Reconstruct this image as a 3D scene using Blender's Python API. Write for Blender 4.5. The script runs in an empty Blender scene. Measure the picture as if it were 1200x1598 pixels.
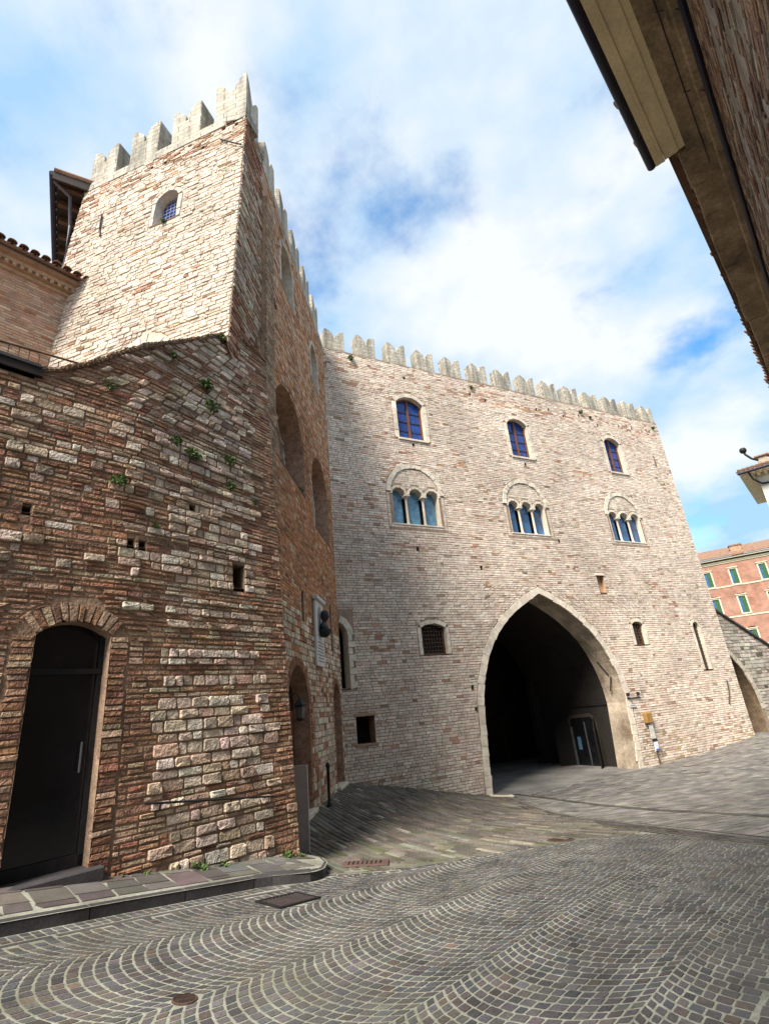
import bpy, bmesh, math
import numpy as np
from mathutils import Vector, Matrix
R = math.radians
rng = np.random.default_rng(11)
scene = bpy.context.scene
COL = scene.collection

# ------------------------------------------------------------------ camera
TILT = math.atan(305 / 800); ROLL = R(5.4)
cam_d = bpy.data.cameras.new('camera'); cam = bpy.data.objects.new('camera', cam_d); COL.objects.link(cam)
cam_d.sensor_fit = 'VERTICAL'; cam_d.sensor_height = 24; cam_d.lens = 24 * 800 / 1598
cam_d.clip_start = 0.05; cam_d.clip_end = 3000
_f = Vector((0, math.cos(TILT), math.sin(TILT))); _u0 = Vector((0, -math.sin(TILT), math.cos(TILT))); _r0 = Vector((1, 0, 0))
_r = _r0 * math.cos(ROLL) - _u0 * math.sin(ROLL); _u = _r0 * math.sin(ROLL) + _u0 * math.cos(ROLL)
cam.matrix_world = Matrix(((_r.x, _u.x, -_f.x, 0), (_r.y, _u.y, -_f.y, 0), (_r.z, _u.z, -_f.z, 0), (0, 0, 0, 1)))
scene.camera = cam

# ------------------------------------------------------------------ sky, sun, exposure
SUN_AZ, SUN_EL = 210.0, 48.0
w = bpy.data.worlds.new('World'); scene.world = w; w.use_nodes = True
nt = w.node_tree; nt.nodes.clear(); N = nt.nodes.new; L = nt.links.new
out = N('ShaderNodeOutputWorld'); bg = N('ShaderNodeBackground'); bg.inputs['Strength'].default_value = 0.1
sky = N('ShaderNodeTexSky'); sky.sky_type = 'NISHITA'; sky.sun_disc = False
sky.sun_elevation = R(SUN_EL); sky.sun_rotation = R(SUN_AZ); sky.air_density = 1.0; sky.dust_density = 0.6; sky.ozone_density = 2.0
tc = N('ShaderNodeTexCoord'); sep = N('ShaderNodeSeparateXYZ'); L(tc.outputs['Generated'], sep.inputs[0])
def wmath(op, a, b=None, clamp=False):
    n = N('ShaderNodeMath'); n.operation = op; n.use_clamp = clamp
    for i, s in enumerate((a, b)):
        if s is None: continue
        if isinstance(s, (int, float)): n.inputs[i].default_value = s
        else: L(s, n.inputs[i])
    return n.outputs[0]
zz = wmath('ADD', wmath('MAXIMUM', sep.outputs[2], 0.0), 0.32)
cmb = N('ShaderNodeCombineXYZ'); L(wmath('DIVIDE', sep.outputs[0], zz), cmb.inputs[0]); L(wmath('DIVIDE', sep.outputs[1], zz), cmb.inputs[1])
mp = N('ShaderNodeMapping'); L(cmb.outputs[0], mp.inputs['Vector']); mp.inputs['Location'].default_value = (6.35, 4.9, 6.4); mp.inputs['Rotation'].default_value = (0, 0, 0.5); mp.inputs['Scale'].default_value = (1.0, 1.0, 1.0)
n1 = N('ShaderNodeTexNoise'); n1.inputs['Scale'].default_value = 2.5; n1.inputs['Detail'].default_value = 9; n1.inputs['Roughness'].default_value = 0.56; n1.inputs['Distortion'].default_value = 0.0
L(mp.outputs[0], n1.inputs['Vector'])
n2 = N('ShaderNodeTexNoise'); n2.inputs['Scale'].default_value = 3.1; n2.inputs['Detail'].default_value = 7; n2.inputs['Roughness'].default_value = 0.5
L(mp.outputs[0], n2.inputs['Vector'])
rp = N('ShaderNodeMapRange'); rp.interpolation_type = 'SMOOTHSTEP'; rp.inputs['From Min'].default_value = 0.30; rp.inputs['From Max'].default_value = 0.49
L(n1.outputs['Fac'], rp.inputs['Value'])
cr = N('ShaderNodeValToRGB'); cr.color_ramp.elements[0].position = 0.38; cr.color_ramp.elements[0].color = (2.35, 3.7, 5.05, 1); cr.color_ramp.elements[1].position = 0.60; cr.color_ramp.elements[1].color = (5.1, 5.25, 5.3, 1)
L(n2.outputs['Fac'], cr.inputs[0])
blue = N('ShaderNodeMixRGB'); blue.blend_type = 'MULTIPLY'; blue.inputs[0].default_value = 1; blue.inputs[2].default_value = (.66, 1.32, 1.62, 1); L(sky.outputs[0], blue.inputs[1])
mx = N('ShaderNodeMixRGB'); L(wmath('MULTIPLY', rp.outputs[0], 0.93), mx.inputs[0]); L(blue.outputs[0], mx.inputs[1]); L(cr.outputs[0], mx.inputs[2])
L(mx.outputs[0], bg.inputs['Color']); L(bg.outputs[0], out.inputs['Surface'])

sd = bpy.data.lights.new('sun', 'SUN'); so = bpy.data.objects.new('sun', sd); COL.objects.link(so)
sd.energy = 4.5; sd.angle = R(20); sd.color = (1.0, 0.92, 0.81)
_sv = Vector((math.sin(R(SUN_AZ)) * math.cos(R(SUN_EL)), math.cos(R(SUN_AZ)) * math.cos(R(SUN_EL)), math.sin(R(SUN_EL))))
so.rotation_euler = (-_sv).to_track_quat('-Z', 'Y').to_euler(); so.location = _sv * 40
scene.view_settings.view_transform = 'Standard'; scene.view_settings.look = 'None'; scene.view_settings.gamma = 1.0
scene.view_settings.exposure = 1.0
try: scene.view_settings.use_curve_mapping = False
except Exception: pass
scene.cycles.max_bounces = 6; scene.cycles.diffuse_bounces = 5; scene.cycles.glossy_bounces = 2

# ------------------------------------------------------------------ materials
MATS = {}
def mat(name, base=(.5, .5, .5), rough=0.85, attr=False, var=0.25, scale=6.0, fine=40.0, bump=0.25, bdist=0.01, tint=None, tint_scale=0.7, tint_amt=0.5, spec=0.3, metal=0.0, streak=False):
    if name in MATS: return MATS[name]
    m = bpy.data.materials.new(name); m.use_nodes = True; t = m.node_tree; t.nodes.clear()
    n = t.nodes.new; l = t.links.new
    o = n('ShaderNodeOutputMaterial'); b = n('ShaderNodeBsdfPrincipled'); l(b.outputs[0], o.inputs[0])
    g = n('ShaderNodeNewGeometry'); pos = g.outputs['Position']
    if streak:
        mpn = n('ShaderNodeMapping'); mpn.inputs['Scale'].default_value = (1, 1, 0.15); l(pos, mpn.inputs[0]); pos2 = mpn.outputs[0]
    else: pos2 = pos
    if attr:
        a = n('ShaderNodeAttribute'); a.attribute_name = 'Col'; c = a.outputs['Color']
    else:
        a = n('ShaderNodeRGB'); a.outputs[0].default_value = (*base, 1); c = a.outputs[0]
    def noise(s, d, p, rgh=0.6):
        x = n('ShaderNodeTexNoise'); x.inputs['Scale'].default_value = s; x.inputs['Detail'].default_value = d; x.inputs['Roughness'].default_value = rgh; l(p, x.inputs['Vector']); return x.outputs['Fac']
    def mr(v, a0, a1, b0, b1):
        x = n('ShaderNodeMapRange'); l(v, x.inputs[0])
        for i, q in enumerate((a0, a1, b0, b1)): x.inputs[i + 1].default_value = q
        return x.outputs[0]
    nb = noise(scale, 3, pos2); nf = noise(fine, 2, pos)
    v1 = mr(nb, .3, .7, 1 - var, 1 + var * .6); v2 = mr(nf, .3, .7, 1 - var * .7, 1 + var * .4)
    mu = n('ShaderNodeMath'); mu.operation = 'MULTIPLY'; l(v1, mu.inputs[0]); l(v2, mu.inputs[1])
    mxx = n('ShaderNodeMixRGB'); mxx.blend_type = 'MULTIPLY'; mxx.inputs[0].default_value = 1; l(c, mxx.inputs[1]); l(mu.outputs[0], mxx.inputs[2])
    c = mxx.outputs[0]
    if tint:
        nt_ = noise(tint_scale, 5, pos2, .62); f = mr(nt_, .46, .68, 0, tint_amt)
        x = n('ShaderNodeMixRGB'); l(f, x.inputs[0]); l(c, x.inputs[1]); x.inputs[2].default_value = (*tint, 1); c = x.outputs[0]
    l(c, b.inputs['Base Color'])
    b.inputs['Roughness'].default_value = rough; b.inputs['Metallic'].default_value = metal
    b.inputs['Specular IOR Level'].default_value = spec
    if bump:
        bp = n('ShaderNodeBump'); bp.inputs['Strength'].default_value = bump; bp.inputs['Distance'].default_value = bdist
        ad = n('ShaderNodeMath'); ad.operation = 'ADD'; l(nf, ad.inputs[0]); l(nb, ad.inputs[1]); l(ad.outputs[0], bp.inputs['Height']); l(bp.outputs[0], b.inputs['Normal'])
    MATS[name] = m; return m
def glass(name, base, rough=0.08, spec=0.6):
    return mat(name, base, rough=rough, var=.35, scale=3, fine=9, bump=.12, bdist=.01, spec=spec)

M_STONE = mat('stone_masonry', attr=True, rough=.92, var=.22, scale=5, fine=38, bump=.55, bdist=.02, tint=(.13, .10, .075), tint_scale=.55, tint_amt=.22)
M_ROUGH = mat('rough_masonry', attr=True, rough=.92, var=.32, scale=7, fine=30, bump=.9, bdist=.03, tint=(.10, .08, .055), tint_scale=.8, tint_amt=.3)
M_SETT = mat('porphyry_sett', attr=True, rough=.6, var=.38, scale=2.2, fine=55, bump=.7, bdist=.008, spec=.4, tint=(.13, .125, .105), tint_scale=.7, tint_amt=.35)
M_MORTAR_F = mat('facade_mortar', (.30, .215, .16), var=.3, scale=4, fine=30, bump=.5, bdist=.015)
M_MORTAR_L = mat('old_mortar', (.34, .225, .155), var=.4, scale=4, fine=30, bump=.6, bdist=.02, tint=(.07, .06, .04), tint_amt=.5)
M_MORTAR_S = mat('brick_mortar', (.42, .265, .165), var=.35, scale=3, fine=30, bump=.5, bdist=.015)
M_JOINT = mat('pavement_joint', (.30, .30, .25), var=.4, scale=2.2, fine=30, bump=.5, bdist=.006, tint=(.12, .125, .075), tint_scale=.9, tint_amt=.6)
M_RAMPJ = mat('ramp_joint', (.17, .16, .125), var=.5, scale=1.5, fine=40, bump=.6, bdist=.01, tint=(.075, .085, .03), tint_scale=.8, tint_amt=.8)
M_PALE = mat('pale_stone', (.66, .575, .46), var=.2, scale=5, fine=30, bump=.4, bdist=.01, tint=(.36, .30, .23), tint_scale=1.2, tint_amt=.3)
M_MERLON = mat('weathered_merlon_stone', (.52, .475, .395), var=.35, scale=4, fine=16, bump=.8, bdist=.03, tint=(.17, .165, .14), tint_scale=2.6, tint_amt=.95, streak=True)
def add_courses(m, h=.17, wdt=.34, dark=.45):
    t = m.node_tree; n = t.nodes.new; l = t.links.new; bs = [x for x in t.nodes if x.type == 'BSDF_PRINCIPLED'][0]; src = bs.inputs['Base Color'].links[0].from_socket
    g = n('ShaderNodeNewGeometry'); sp = n('ShaderNodeSeparateXYZ'); l(g.outputs['Position'], sp.inputs[0]); dt = n('ShaderNodeVectorMath'); dt.operation = 'DOT_PRODUCT'; dt.inputs[1].default_value = (.75, .66, 0); l(g.outputs['Position'], dt.inputs[0])
    cb = n('ShaderNodeCombineXYZ'); l(dt.outputs['Value'], cb.inputs[0]); l(sp.outputs[2], cb.inputs[1])
    br = n('ShaderNodeTexBrick'); l(cb.outputs[0], br.inputs['Vector']); br.inputs['Scale'].default_value = 1; br.inputs['Brick Width'].default_value = wdt; br.inputs['Row Height'].default_value = h; br.inputs['Mortar Size'].default_value = .010; br.inputs['Mortar Smooth'].default_value = .4
    br.inputs['Color1'].default_value = (1, 1, 1, 1); br.inputs['Color2'].default_value = (.80, .79, .76, 1); br.inputs['Mortar'].default_value = (dark, dark * .95, dark * .9, 1)
    mxn = n('ShaderNodeMixRGB'); mxn.blend_type = 'MULTIPLY'; mxn.inputs[0].default_value = 1; l(src, mxn.inputs[1]); l(br.outputs['Color'], mxn.inputs[2]); l(mxn.outputs[0], bs.inputs['Base Color'])
add_courses(M_MERLON)
M_PLASTER = mat('arch_plaster', (.46, .38, .29), var=.35, scale=1.3, fine=14, bump=.4, bdist=.015, tint=(.13, .09, .06), tint_scale=.9, tint_amt=.85)
M_VAULT = mat('shaded_vault_plaster', (.024, .019, .016), var=.35, scale=1.2, fine=14, bump=.4, bdist=.015, tint=(.018, .016, .014), tint_scale=.6, tint_amt=.8)  # shade of the passage put into the plaster colour
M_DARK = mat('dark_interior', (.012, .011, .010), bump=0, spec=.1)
M_WOOD = mat('brown_wood', (.16, .07, .035), rough=.6, var=.35, scale=5, fine=40, bump=.3, bdist=.004)
M_DWOOD = mat('dark_wood', (.028, .018, .013), rough=.6, var=.4, scale=5, fine=40, bump=.3, bdist=.004)
M_IRON = mat('black_iron', (.025, .024, .026), rough=.55, var=.3, bump=.2, metal=.3)
M_RUST = mat('rusty_iron', (.09, .055, .04), rough=.8, var=.4, bump=.4)
M_BRONZE = mat('dark_bronze', (.035, .04, .045), rough=.45, var=.3, bump=.1, metal=.5)
M_MARBLE = mat('pale_marble', (.60, .59, .57), rough=.5, var=.12, scale=2, fine=12, bump=.05, tint=(.35, .34, .33), tint_scale=2, tint_amt=.3)
M_LETTER = mat('engraved_letter', (.22, .21, .20), bump=0)
M_BLUE = glass('leaded_blue_glass', (.022, .07, .34), .10)
M_SKYGL = glass('pale_blue_pane', (.11, .25, .37), .12)  # sky reflection painted into the pane's blue base colour
M_DSKYGL = glass('dark_blue_pane', (.04, .12, .26), .12)
M_DGLASS = glass('dark_door_glass', (.010, .010, .012), .15, .5)
M_CAME = mat('lead_came', (.03, .03, .04), rough=.6, bump=0)
M_SLAB = mat('sidewalk_slab', attr=True, rough=.8, var=.25, scale=4, fine=50, bump=.4, bdist=.006, tint=(.06, .065, .035), tint_scale=1.4, tint_amt=.45)
M_KERB = mat('dark_kerb_stone', (.055, .050, .052), rough=.75, var=.3, scale=4, fine=40, bump=.4, bdist=.008)
M_LEAF = mat('wall_leaf', (.085, .14, .035), rough=.6, var=.45, scale=8, fine=40, bump=0, spec=.3)
M_TILE = mat('terracotta_tile', (.30, .17, .11), var=.4, scale=4, fine=30, bump=.5, bdist=.01, tint=(.10, .08, .06), tint_scale=2, tint_amt=.6)
M_YEL = mat('ochre_painted_board', (.82, .69, .43), rough=.7, var=.15, scale=2.5, fine=25, bump=.3, bdist=.006, tint=(.66, .53, .32), tint_scale=1.5, tint_amt=.25)
M_CORN = mat('old_cornice_plaster', (.40, .30, .19), var=.4, scale=2, fine=20, bump=.6, bdist=.02, tint=(.06, .045, .03), tint_scale=1.2, tint_amt=.75)
M_GUT = mat('dark_gutter_metal', (.022, .020, .040), rough=.5, var=.3, bump=.1)
M_GREEN = mat('green_shutter', (.045, .13, .05), rough=.6, var=.3, bump=.2)
M_CREAM = mat('cream_paint', (.60, .53, .38), rough=.8, var=.15, bump=.15)
M_WHITE = mat('white_plaster', (.74, .72, .64), rough=.9, var=.15, scale=1.5, fine=15, bump=.2)
M_GREY = mat('pale_grey_panel', (.46, .44, .46), rough=.5, var=.15, scale=2, fine=10, bump=.05)
M_GROUND = None

# ------------------------------------------------------------------ object helpers
WL = {}
def link(o, parent=None, loc=(0, 0, 0)):
    COL.objects.link(o); o.location = loc; WL[o.name] = Vector(loc)
    if parent is not None:
        o.parent = parent; o.matrix_parent_inverse = Matrix.Translation(-WL[parent.name])
    return o
def tag(o, label=None, cat=None, group=None, kind=None):
    if label: o['label'] = label
    if cat: o['category'] = cat
    if group: o['group'] = group
    if kind: o['kind'] = kind
    return o
def thing(name, loc, label, cat, group=None):
    o = bpy.data.objects.new(name, None); o.empty_display_size = .2
    link(o, None, tuple(float(x) for x in loc)); return tag(o, label, cat, group)
def mesh_arrays(name, verts, loops, starts, material, cols=None):
    me = bpy.data.meshes.new(name)
    verts = np.ascontiguousarray(verts, np.float32); loops = np.ascontiguousarray(loops, np.int32); starts = np.ascontiguousarray(starts, np.int32)
    me.vertices.add(len(verts)); me.vertices.foreach_set('co', verts.ravel())
    me.loops.add(len(loops)); me.loops.foreach_set('vertex_index', loops)
    me.polygons.add(len(starts)); me.polygons.foreach_set('loop_start', starts)
    sf = me.attributes.new('sharp_face', 'BOOLEAN', 'FACE'); sf.data.foreach_set('value', np.ones(len(starts), bool))
    me.update(calc_edges=True)
    if cols is not None:
        a = me.attributes.new('Col', 'FLOAT_COLOR', 'POINT')
        c4 = np.ones((len(verts), 4), np.float32); c4[:, :3] = cols; a.data.foreach_set('color', c4.ravel())
    if material: me.materials.append(material)
    return me
class MB:
    def __init__(s): s.v = []; s.f = []
    def add(s, v, f):
        o = len(s.v); s.v += [tuple(float(c) for c in p) for p in v]; s.f += [tuple(i + o for i in q) for q in f]; return s
    def box8(s, p):
        return s.add(p, [(0, 3, 2, 1), (4, 5, 6, 7), (0, 1, 5, 4), (1, 2, 6, 5), (2, 3, 7, 6), (3, 0, 4, 7)])
    def box(s, F, u0, u1, v0, v1, w0, w1):
        return s.box8([F(u0, v0, w0), F(u1, v0, w0), F(u1, v0, w1), F(u0, v0, w1), F(u0, v1, w0), F(u1, v1, w0), F(u1, v1, w1), F(u0, v1, w1)])
    def tube(s, pts, r, n=8, closed=True):
        pts = [Vector(p) for p in pts]; rs = r if isinstance(r, (list, tuple)) else [r] * len(pts); o = len(s.v)
        for i, p in enumerate(pts):
            d = (pts[min(i + 1, len(pts) - 1)] - pts[max(i - 1, 0)]).normalized()
            a = d.orthogonal().normalized() if abs(d.z) > .99 else d.cross(Vector((0, 0, 1))).normalized(); b = d.cross(a)
            for k in range(n):
                t = 2 * math.pi * k / n; s.v.append(tuple(p + (a * math.cos(t) + b * math.sin(t)) * rs[i]))
        for i in range(len(pts) - 1):
            for k in range(n):
                s.f.append((o + i * n + k, o + i * n + (k + 1) % n, o + (i + 1) * n + (k + 1) % n, o + (i + 1) * n + k))
        if closed:
            s.f.append(tuple(o + k for k in range(n))[::-1]); s.f.append(tuple(o + (len(pts) - 1) * n + k for k in range(n)))
        return s
    def lathe(s, c, prof, n=16):
        o = len(s.v); c = Vector(c)
        for (r, z) in prof:
            for k in range(n):
                t = 2 * math.pi * k / n; s.v.append((c.x + r * math.cos(t), c.y + r * math.sin(t), c.z + z))
        for i in range(len(prof) - 1):
            for k in range(n): s.f.append((o + i * n + k, o + i * n + (k + 1) % n, o + (i + 1) * n + (k + 1) % n, o + (i + 1) * n + k))
        s.f.append(tuple(o + k for k in range(n))[::-1]); s.f.append(tuple(o + (len(prof) - 1) * n + k for k in range(n)))
        return s
    def strip(s, A, B):
        o = len(s.v); n = len(A); s.v += [tuple(map(float, p)) for p in A] + [tuple(map(float, p)) for p in B]
        for i in range(n - 1): s.f.append((o + i, o + i + 1, o + n + i + 1, o + n + i))
        return s
    def poly_prism(s, F, poly, w0, w1):
        n = len(poly); o = len(s.v)
        s.v += [tuple(map(float, F(u, v, w0))) for u, v in poly] + [tuple(map(float, F(u, v, w1))) for u, v in poly]
        s.f.append(tuple(o + i for i in range(n))); s.f.append(tuple(o + n + i for i in range(n))[::-1])
        for i in range(n): j = (i + 1) % n; s.f.append((o + i, o + n + i, o + n + j, o + j))
        return s
    def build(s, name, material, parent=None, smooth=False, bevel=0, loc=None):
        me = bpy.data.meshes.new(name); L0 = Vector(loc) if loc is not None else Vector((0, 0, 0))
        me.from_pydata([Vector(p) - L0 for p in s.v], [], s.f)
        bm = bmesh.new(); bm.from_mesh(me)
        bmesh.ops.recalc_face_normals(bm, faces=bm.faces)
        if bevel:
            bmesh.ops.bevel(bm, geom=list(bm.edges), offset=bevel, segments=1, affect='EDGES', clamp_overlap=True)
        bm.to_mesh(me); bm.free()
        me.materials.append(material)
        if smooth:
            for p in me.polygons: p.use_smooth = True
        o = bpy.data.objects.new(name, me); return link(o, parent, tuple(L0))
def frame(origin, az_u, az_n, lean=None):
    ou = np.array([math.sin(R(az_u)), math.cos(R(az_u))]); on = np.array([math.sin(R(az_n)), math.cos(R(az_n))]); o = np.array(origin)
    def F(u, v, w=0.0):
        u, v, w = np.broadcast_arrays(np.asarray(u, float), np.asarray(v, float), np.asarray(w, float))
        ww = w + lean(u, v) if lean else w
        return np.stack([o[0] + u * ou[0] + ww * on[0], o[1] + u * ou[1] + ww * on[1], v * 1.0], -1)
    return F
# value noise for colour patches
_T = rng.random((64, 64))
def vn(x, y, s=1.0, sh=0):
    x = np.asarray(x) / s + 17.3 * sh; y = np.asarray(y) / s + 5.1 * sh
    i = np.floor(x).astype(int); j = np.floor(y).astype(int); a = x - i; b = y - j; a = a * a * (3 - 2 * a); b = b * b * (3 - 2 * b)
    t = lambda p, q: _T[p % 64, q % 64]
    return (t(i, j) * (1 - a) + t(i + 1, j) * a) * (1 - b) + (t(i, j + 1) * (1 - a) + t(i + 1, j + 1) * a) * b
# ------------------------------------------------------------------ 2D layout
def arch_poly(u0, u1, vb, vs, vt, n=14, kind='seg'):
    m = (u0 + u1) / 2; h = (u1 - u0) / 2; pts = []
    if kind == 'seg':
        r = vt - vs; Rr = (h * h + r * r) / (2 * r); c = vt - Rr; a = math.asin(min(1, h / Rr))
        if r > h * 0.999: a = math.pi / 2
        pts = [(m - Rr * math.sin(a - 2 * a * k / n), c + Rr * math.cos(a - 2 * a * k / n)) for k in range(n + 1)]
    else:
        r = vt - vs; Rr = (h * h + r * r) / (2 * h); e = math.asin(min(1, r / Rr)); hh = n // 2
        lft = [(u0 + Rr - Rr * math.cos(e * k / hh), vs + Rr * math.sin(e * k / hh)) for k in range(hh + 1)]
        pts = lft + [(2 * m - p[0], p[1]) for p in lft[-2::-1]]
    return [(u0, vb)] + pts + [(u1, vb)]
def grow(poly, d, db=0.0):
    # offset an arch polygon (first and last point are the feet) outward by d, feet down by db
    P = [np.array(p, float) for p in poly]; outp = []
    for i, p in enumerate(P):
        a = P[max(i - 1, 0)]; b = P[min(i + 1, len(P) - 1)]; t = (b - a) / (np.linalg.norm(b - a) + 1e-9)
        nrm = np.array([-t[1], t[0]]); q = p + nrm * d
        if i in (0, len(P) - 1): q[1] = p[1] - db
        outp.append(tuple(q))
    return outp
def xs_at(poly, v):
    r = []
    n = len(poly)
    for i in range(n):
        (x0, y0), (x1, y1) = poly[i], poly[(i + 1) % n]
        if (y0 <= v < y1) or (y1 <= v < y0): r.append(x0 + (x1 - x0) * (v - y0) / (y1 - y0))
    r.sort(); return [(r[i], r[i + 1]) for i in range(0, len(r) - 1, 2)]
def spans_at(outline, holes, v):
    sp = xs_at(outline, v)
    for h in holes:
        for (a, b) in xs_at(h, v):
            ns = []
            for (s, e) in sp:
                if b <= s or a >= e: ns.append((s, e)); continue
                if a > s: ns.append((s, a))
                if b < e: ns.append((b, e))
            sp = ns
    return sp
def inter(A, B):
    return [(max(a, c), min(b, d)) for (a, b) in A for (c, d) in B if min(b, d) > max(a, c)]
def row_spans(outline, holes, v0, v1, maxs=.3):
    e = (v1 - v0) * .02; a = spans_at(outline, holes, v0 + e); b = spans_at(outline, holes, v1 - e); m = spans_at(outline, holes, (v0 + v1) / 2)
    if len(a) == len(b) == len(m) and all(abs(p[0] - q[0]) < maxs and abs(p[1] - q[1]) < maxs for p, q in zip(a, b)):
        return [(p[0], p[1], q[0], q[1]) for p, q in zip(a, b)]
    return [(s, t, s, t) for (s, t) in inter(inter(a, b), m)]
def backing(name, F, outline, holes, material, parent, dv=.06, du=None, w0=0.0):
    vs = [p[1] for p in outline]; lo, hi = min(vs), max(vs); n = max(2, int(round((hi - lo) / dv))); V = []; S = []
    for k in range(n):
        v0 = lo + (hi - lo) * k / n; v1 = lo + (hi - lo) * (k + 1) / n
        for (a, b, c, d) in row_spans(outline, holes, v0, v1, 1.2):
            m = 1 if du is None else max(1, int(math.ceil((b - a) / du)))
            for i in range(m):
                f0, f1 = i / m, (i + 1) / m
                V += [(a + (b - a) * f0, v0), (a + (b - a) * f1, v0), (c + (d - c) * f1, v1), (c + (d - c) * f0, v1)]
    V = np.array(V); P = F(V[:, 0], V[:, 1], w0); k = len(V) // 4
    me = mesh_arrays(name, P, np.arange(4 * k), np.arange(k) * 4, material)
    return link(bpy.data.objects.new(name, me), parent)
# ------------------------------------------------------------------ stones as real blocks
PAT8 = None
def stone_geo(Q, F, proud, inset, cols, g, ring8, rnd, base=-.025, rounding=.45):
    """Q (N,4,2) quads bl,br,tr,tl in wall coordinates -> verts (N,k,3) and the face pattern"""
    Nn = len(Q); wd = np.linalg.norm(Q[:, 1] - Q[:, 0], axis=1); ht = np.linalg.norm(Q[:, 3] - Q[:, 0], axis=1)
    cr_ = np.abs((Q[:, 1, 0] - Q[:, 0, 0]) * (Q[:, 3, 1] - Q[:, 0, 1]) - (Q[:, 1, 1] - Q[:, 0, 1]) * (Q[:, 3, 0] - Q[:, 0, 0])); wd, ht = cr_ / np.maximum(ht, 1e-3), cr_ / np.maximum(wd, 1e-3)
    gx = np.clip(g * .8 / np.maximum(wd, 1e-3) / 2, 0, .3); gy = np.clip(g / np.maximum(ht, 1e-3) / 2, 0, .3)
    def bil(s, t):
        s = s[..., None]; t = t[..., None]; q = Q[:, None]
        return (q[:, :, 0] * (1 - s) + q[:, :, 1] * s) * (1 - t) + (q[:, :, 3] * (1 - s) + q[:, :, 2] * s) * t
    if ring8:
        rr = np.minimum(wd, ht)[:, None] * rnd.uniform(.08, .42, (Nn, 4)) * rounding
        a = rr / np.maximum(wd, 1e-3)[:, None]; b = rr / np.maximum(ht, 1e-3)[:, None]; Z = np.zeros(Nn); O = np.ones(Nn)
        s = np.stack([a[:, 0], 1 - a[:, 1], O, O, 1 - a[:, 2], a[:, 3], Z, Z], 1); t = np.stack([Z, Z, b[:, 1], 1 - b[:, 2], O, O, 1 - b[:, 3], b[:, 0]], 1)
        s = s + rnd.normal(0, .012, s.shape) * np.minimum(1, .15 / np.maximum(wd, .03))[:, None]; t = t + rnd.normal(0, .03, t.shape)
    else:
        s = np.tile(np.array([0., 1, 1, 0]), (Nn, 1)); t = np.tile(np.array([0., 0, 1, 1]), (Nn, 1))
        t = t + rnd.normal(0, .05, t.shape); s = s + rnd.normal(0, .01, s.shape)
    k = s.shape[1]
    s0 = gx[:, None] + s * (1 - 2 * gx)[:, None]; t0 = gy[:, None] + t * (1 - 2 * gy)[:, None]
    ix = np.clip(inset / np.maximum(wd, 1e-3), 0, .35)[:, None]; iy = np.clip(inset / np.maximum(ht, 1e-3), 0, .35)[:, None]
    s1 = .5 + (s0 - .5) * (1 - 2 * ix); t1 = .5 + (t0 - .5) * (1 - 2 * iy)
    p0 = bil(s0, t0); p1 = bil(s1, t1)
    V0 = F(p0[..., 0], p0[..., 1], base); pw = proud[:, None] * (1 + rnd.normal(0, .17, s1.shape))
    V1 = F(p1[..., 0], p1[..., 1], pw)
    parts = [V0, V1]; q = [(i, (i + 1) % k, k + (i + 1) % k, k + i) for i in range(k)]
    if ring8:
        cs = .5 + rnd.uniform(-.12, .12, (Nn, 1)); ct = .5 + rnd.uniform(-.12, .12, (Nn, 1)); pc = bil(cs, ct)
        parts.append(F(pc[..., 0], pc[..., 1], (proud * rnd.uniform(.95, 1.18, Nn))[:, None])); q += [(k + i, k + (i + 1) % k, 2 * k) for i in range(k)]
    else: q.append((4, 5, 6, 7))
    return np.concatenate(parts, 1), q
def pattern_mesh(name, V, q, material, cols):
    Nn, k = V.shape[:2]; fl = np.array([i for f in q for i in f]); ln = np.array([len(f) for f in q]); st = np.r_[0, np.cumsum(ln)[:-1]]
    loops = (fl[None] + np.arange(Nn)[:, None] * k).ravel(); starts = (st[None] + np.arange(Nn)[:, None] * len(fl)).ravel()
    return mesh_arrays(name, V.reshape(-1, 3), loops, starts, material, np.repeat(cols, k, 0))
_fw = np.array(_f); _rt = np.array(_r); _up = np.array(_u)
def visible_size(V):
    c = V.mean(1); d = c @ _fw; x = (c @ _rt) / np.maximum(d, .1) * 800; y = (c @ _up) / np.maximum(d, .1) * 800
    X = (V @ _rt) / np.maximum(V @ _fw, .1) * 800; Y = (V @ _up) / np.maximum(V @ _fw, .1) * 800
    a = (X.max(1) - X.min(1)) * (Y.max(1) - Y.min(1)); a[(d < .3) | (abs(x) > 590) | (abs(y) > 790)] = 0
    return a
def masonry(parent, Q, F, cols, material, name='stone', stuff='masonry', proud=.02, inset=.01, g=.012, ring8=False, n_ind=300, pv=.35, hide=None, rounding=.45):
    Q = np.asarray(Q, float); cols = np.asarray(cols, float); pr = np.asarray(proud) * rng.uniform(1 - pv, 1 + pv, len(Q))
    V, q = stone_geo(Q, F, pr, inset, cols, g, ring8, rng, rounding=rounding)
    a = visible_size(V)
    if hide is not None: a[hide(Q.mean(1)[:, 0], Q.mean(1)[:, 1])] = 0
    order = np.argsort(-a)[:n_ind]; order = order[a[order] > 60]; m = np.zeros(len(Q), bool); m[order] = True
    for i in order:
        c = V[i].mean(0); me = pattern_mesh(name, (V[i] - c)[None], q, material, cols[i:i + 1])
        link(bpy.data.objects.new(name, me), parent, tuple(float(x) for x in c))
    if (~m).any():
        o = link(bpy.data.objects.new(stuff, pattern_mesh(stuff, V[~m], q, material, cols[~m])), parent); o['kind'] = 'stuff'
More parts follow.
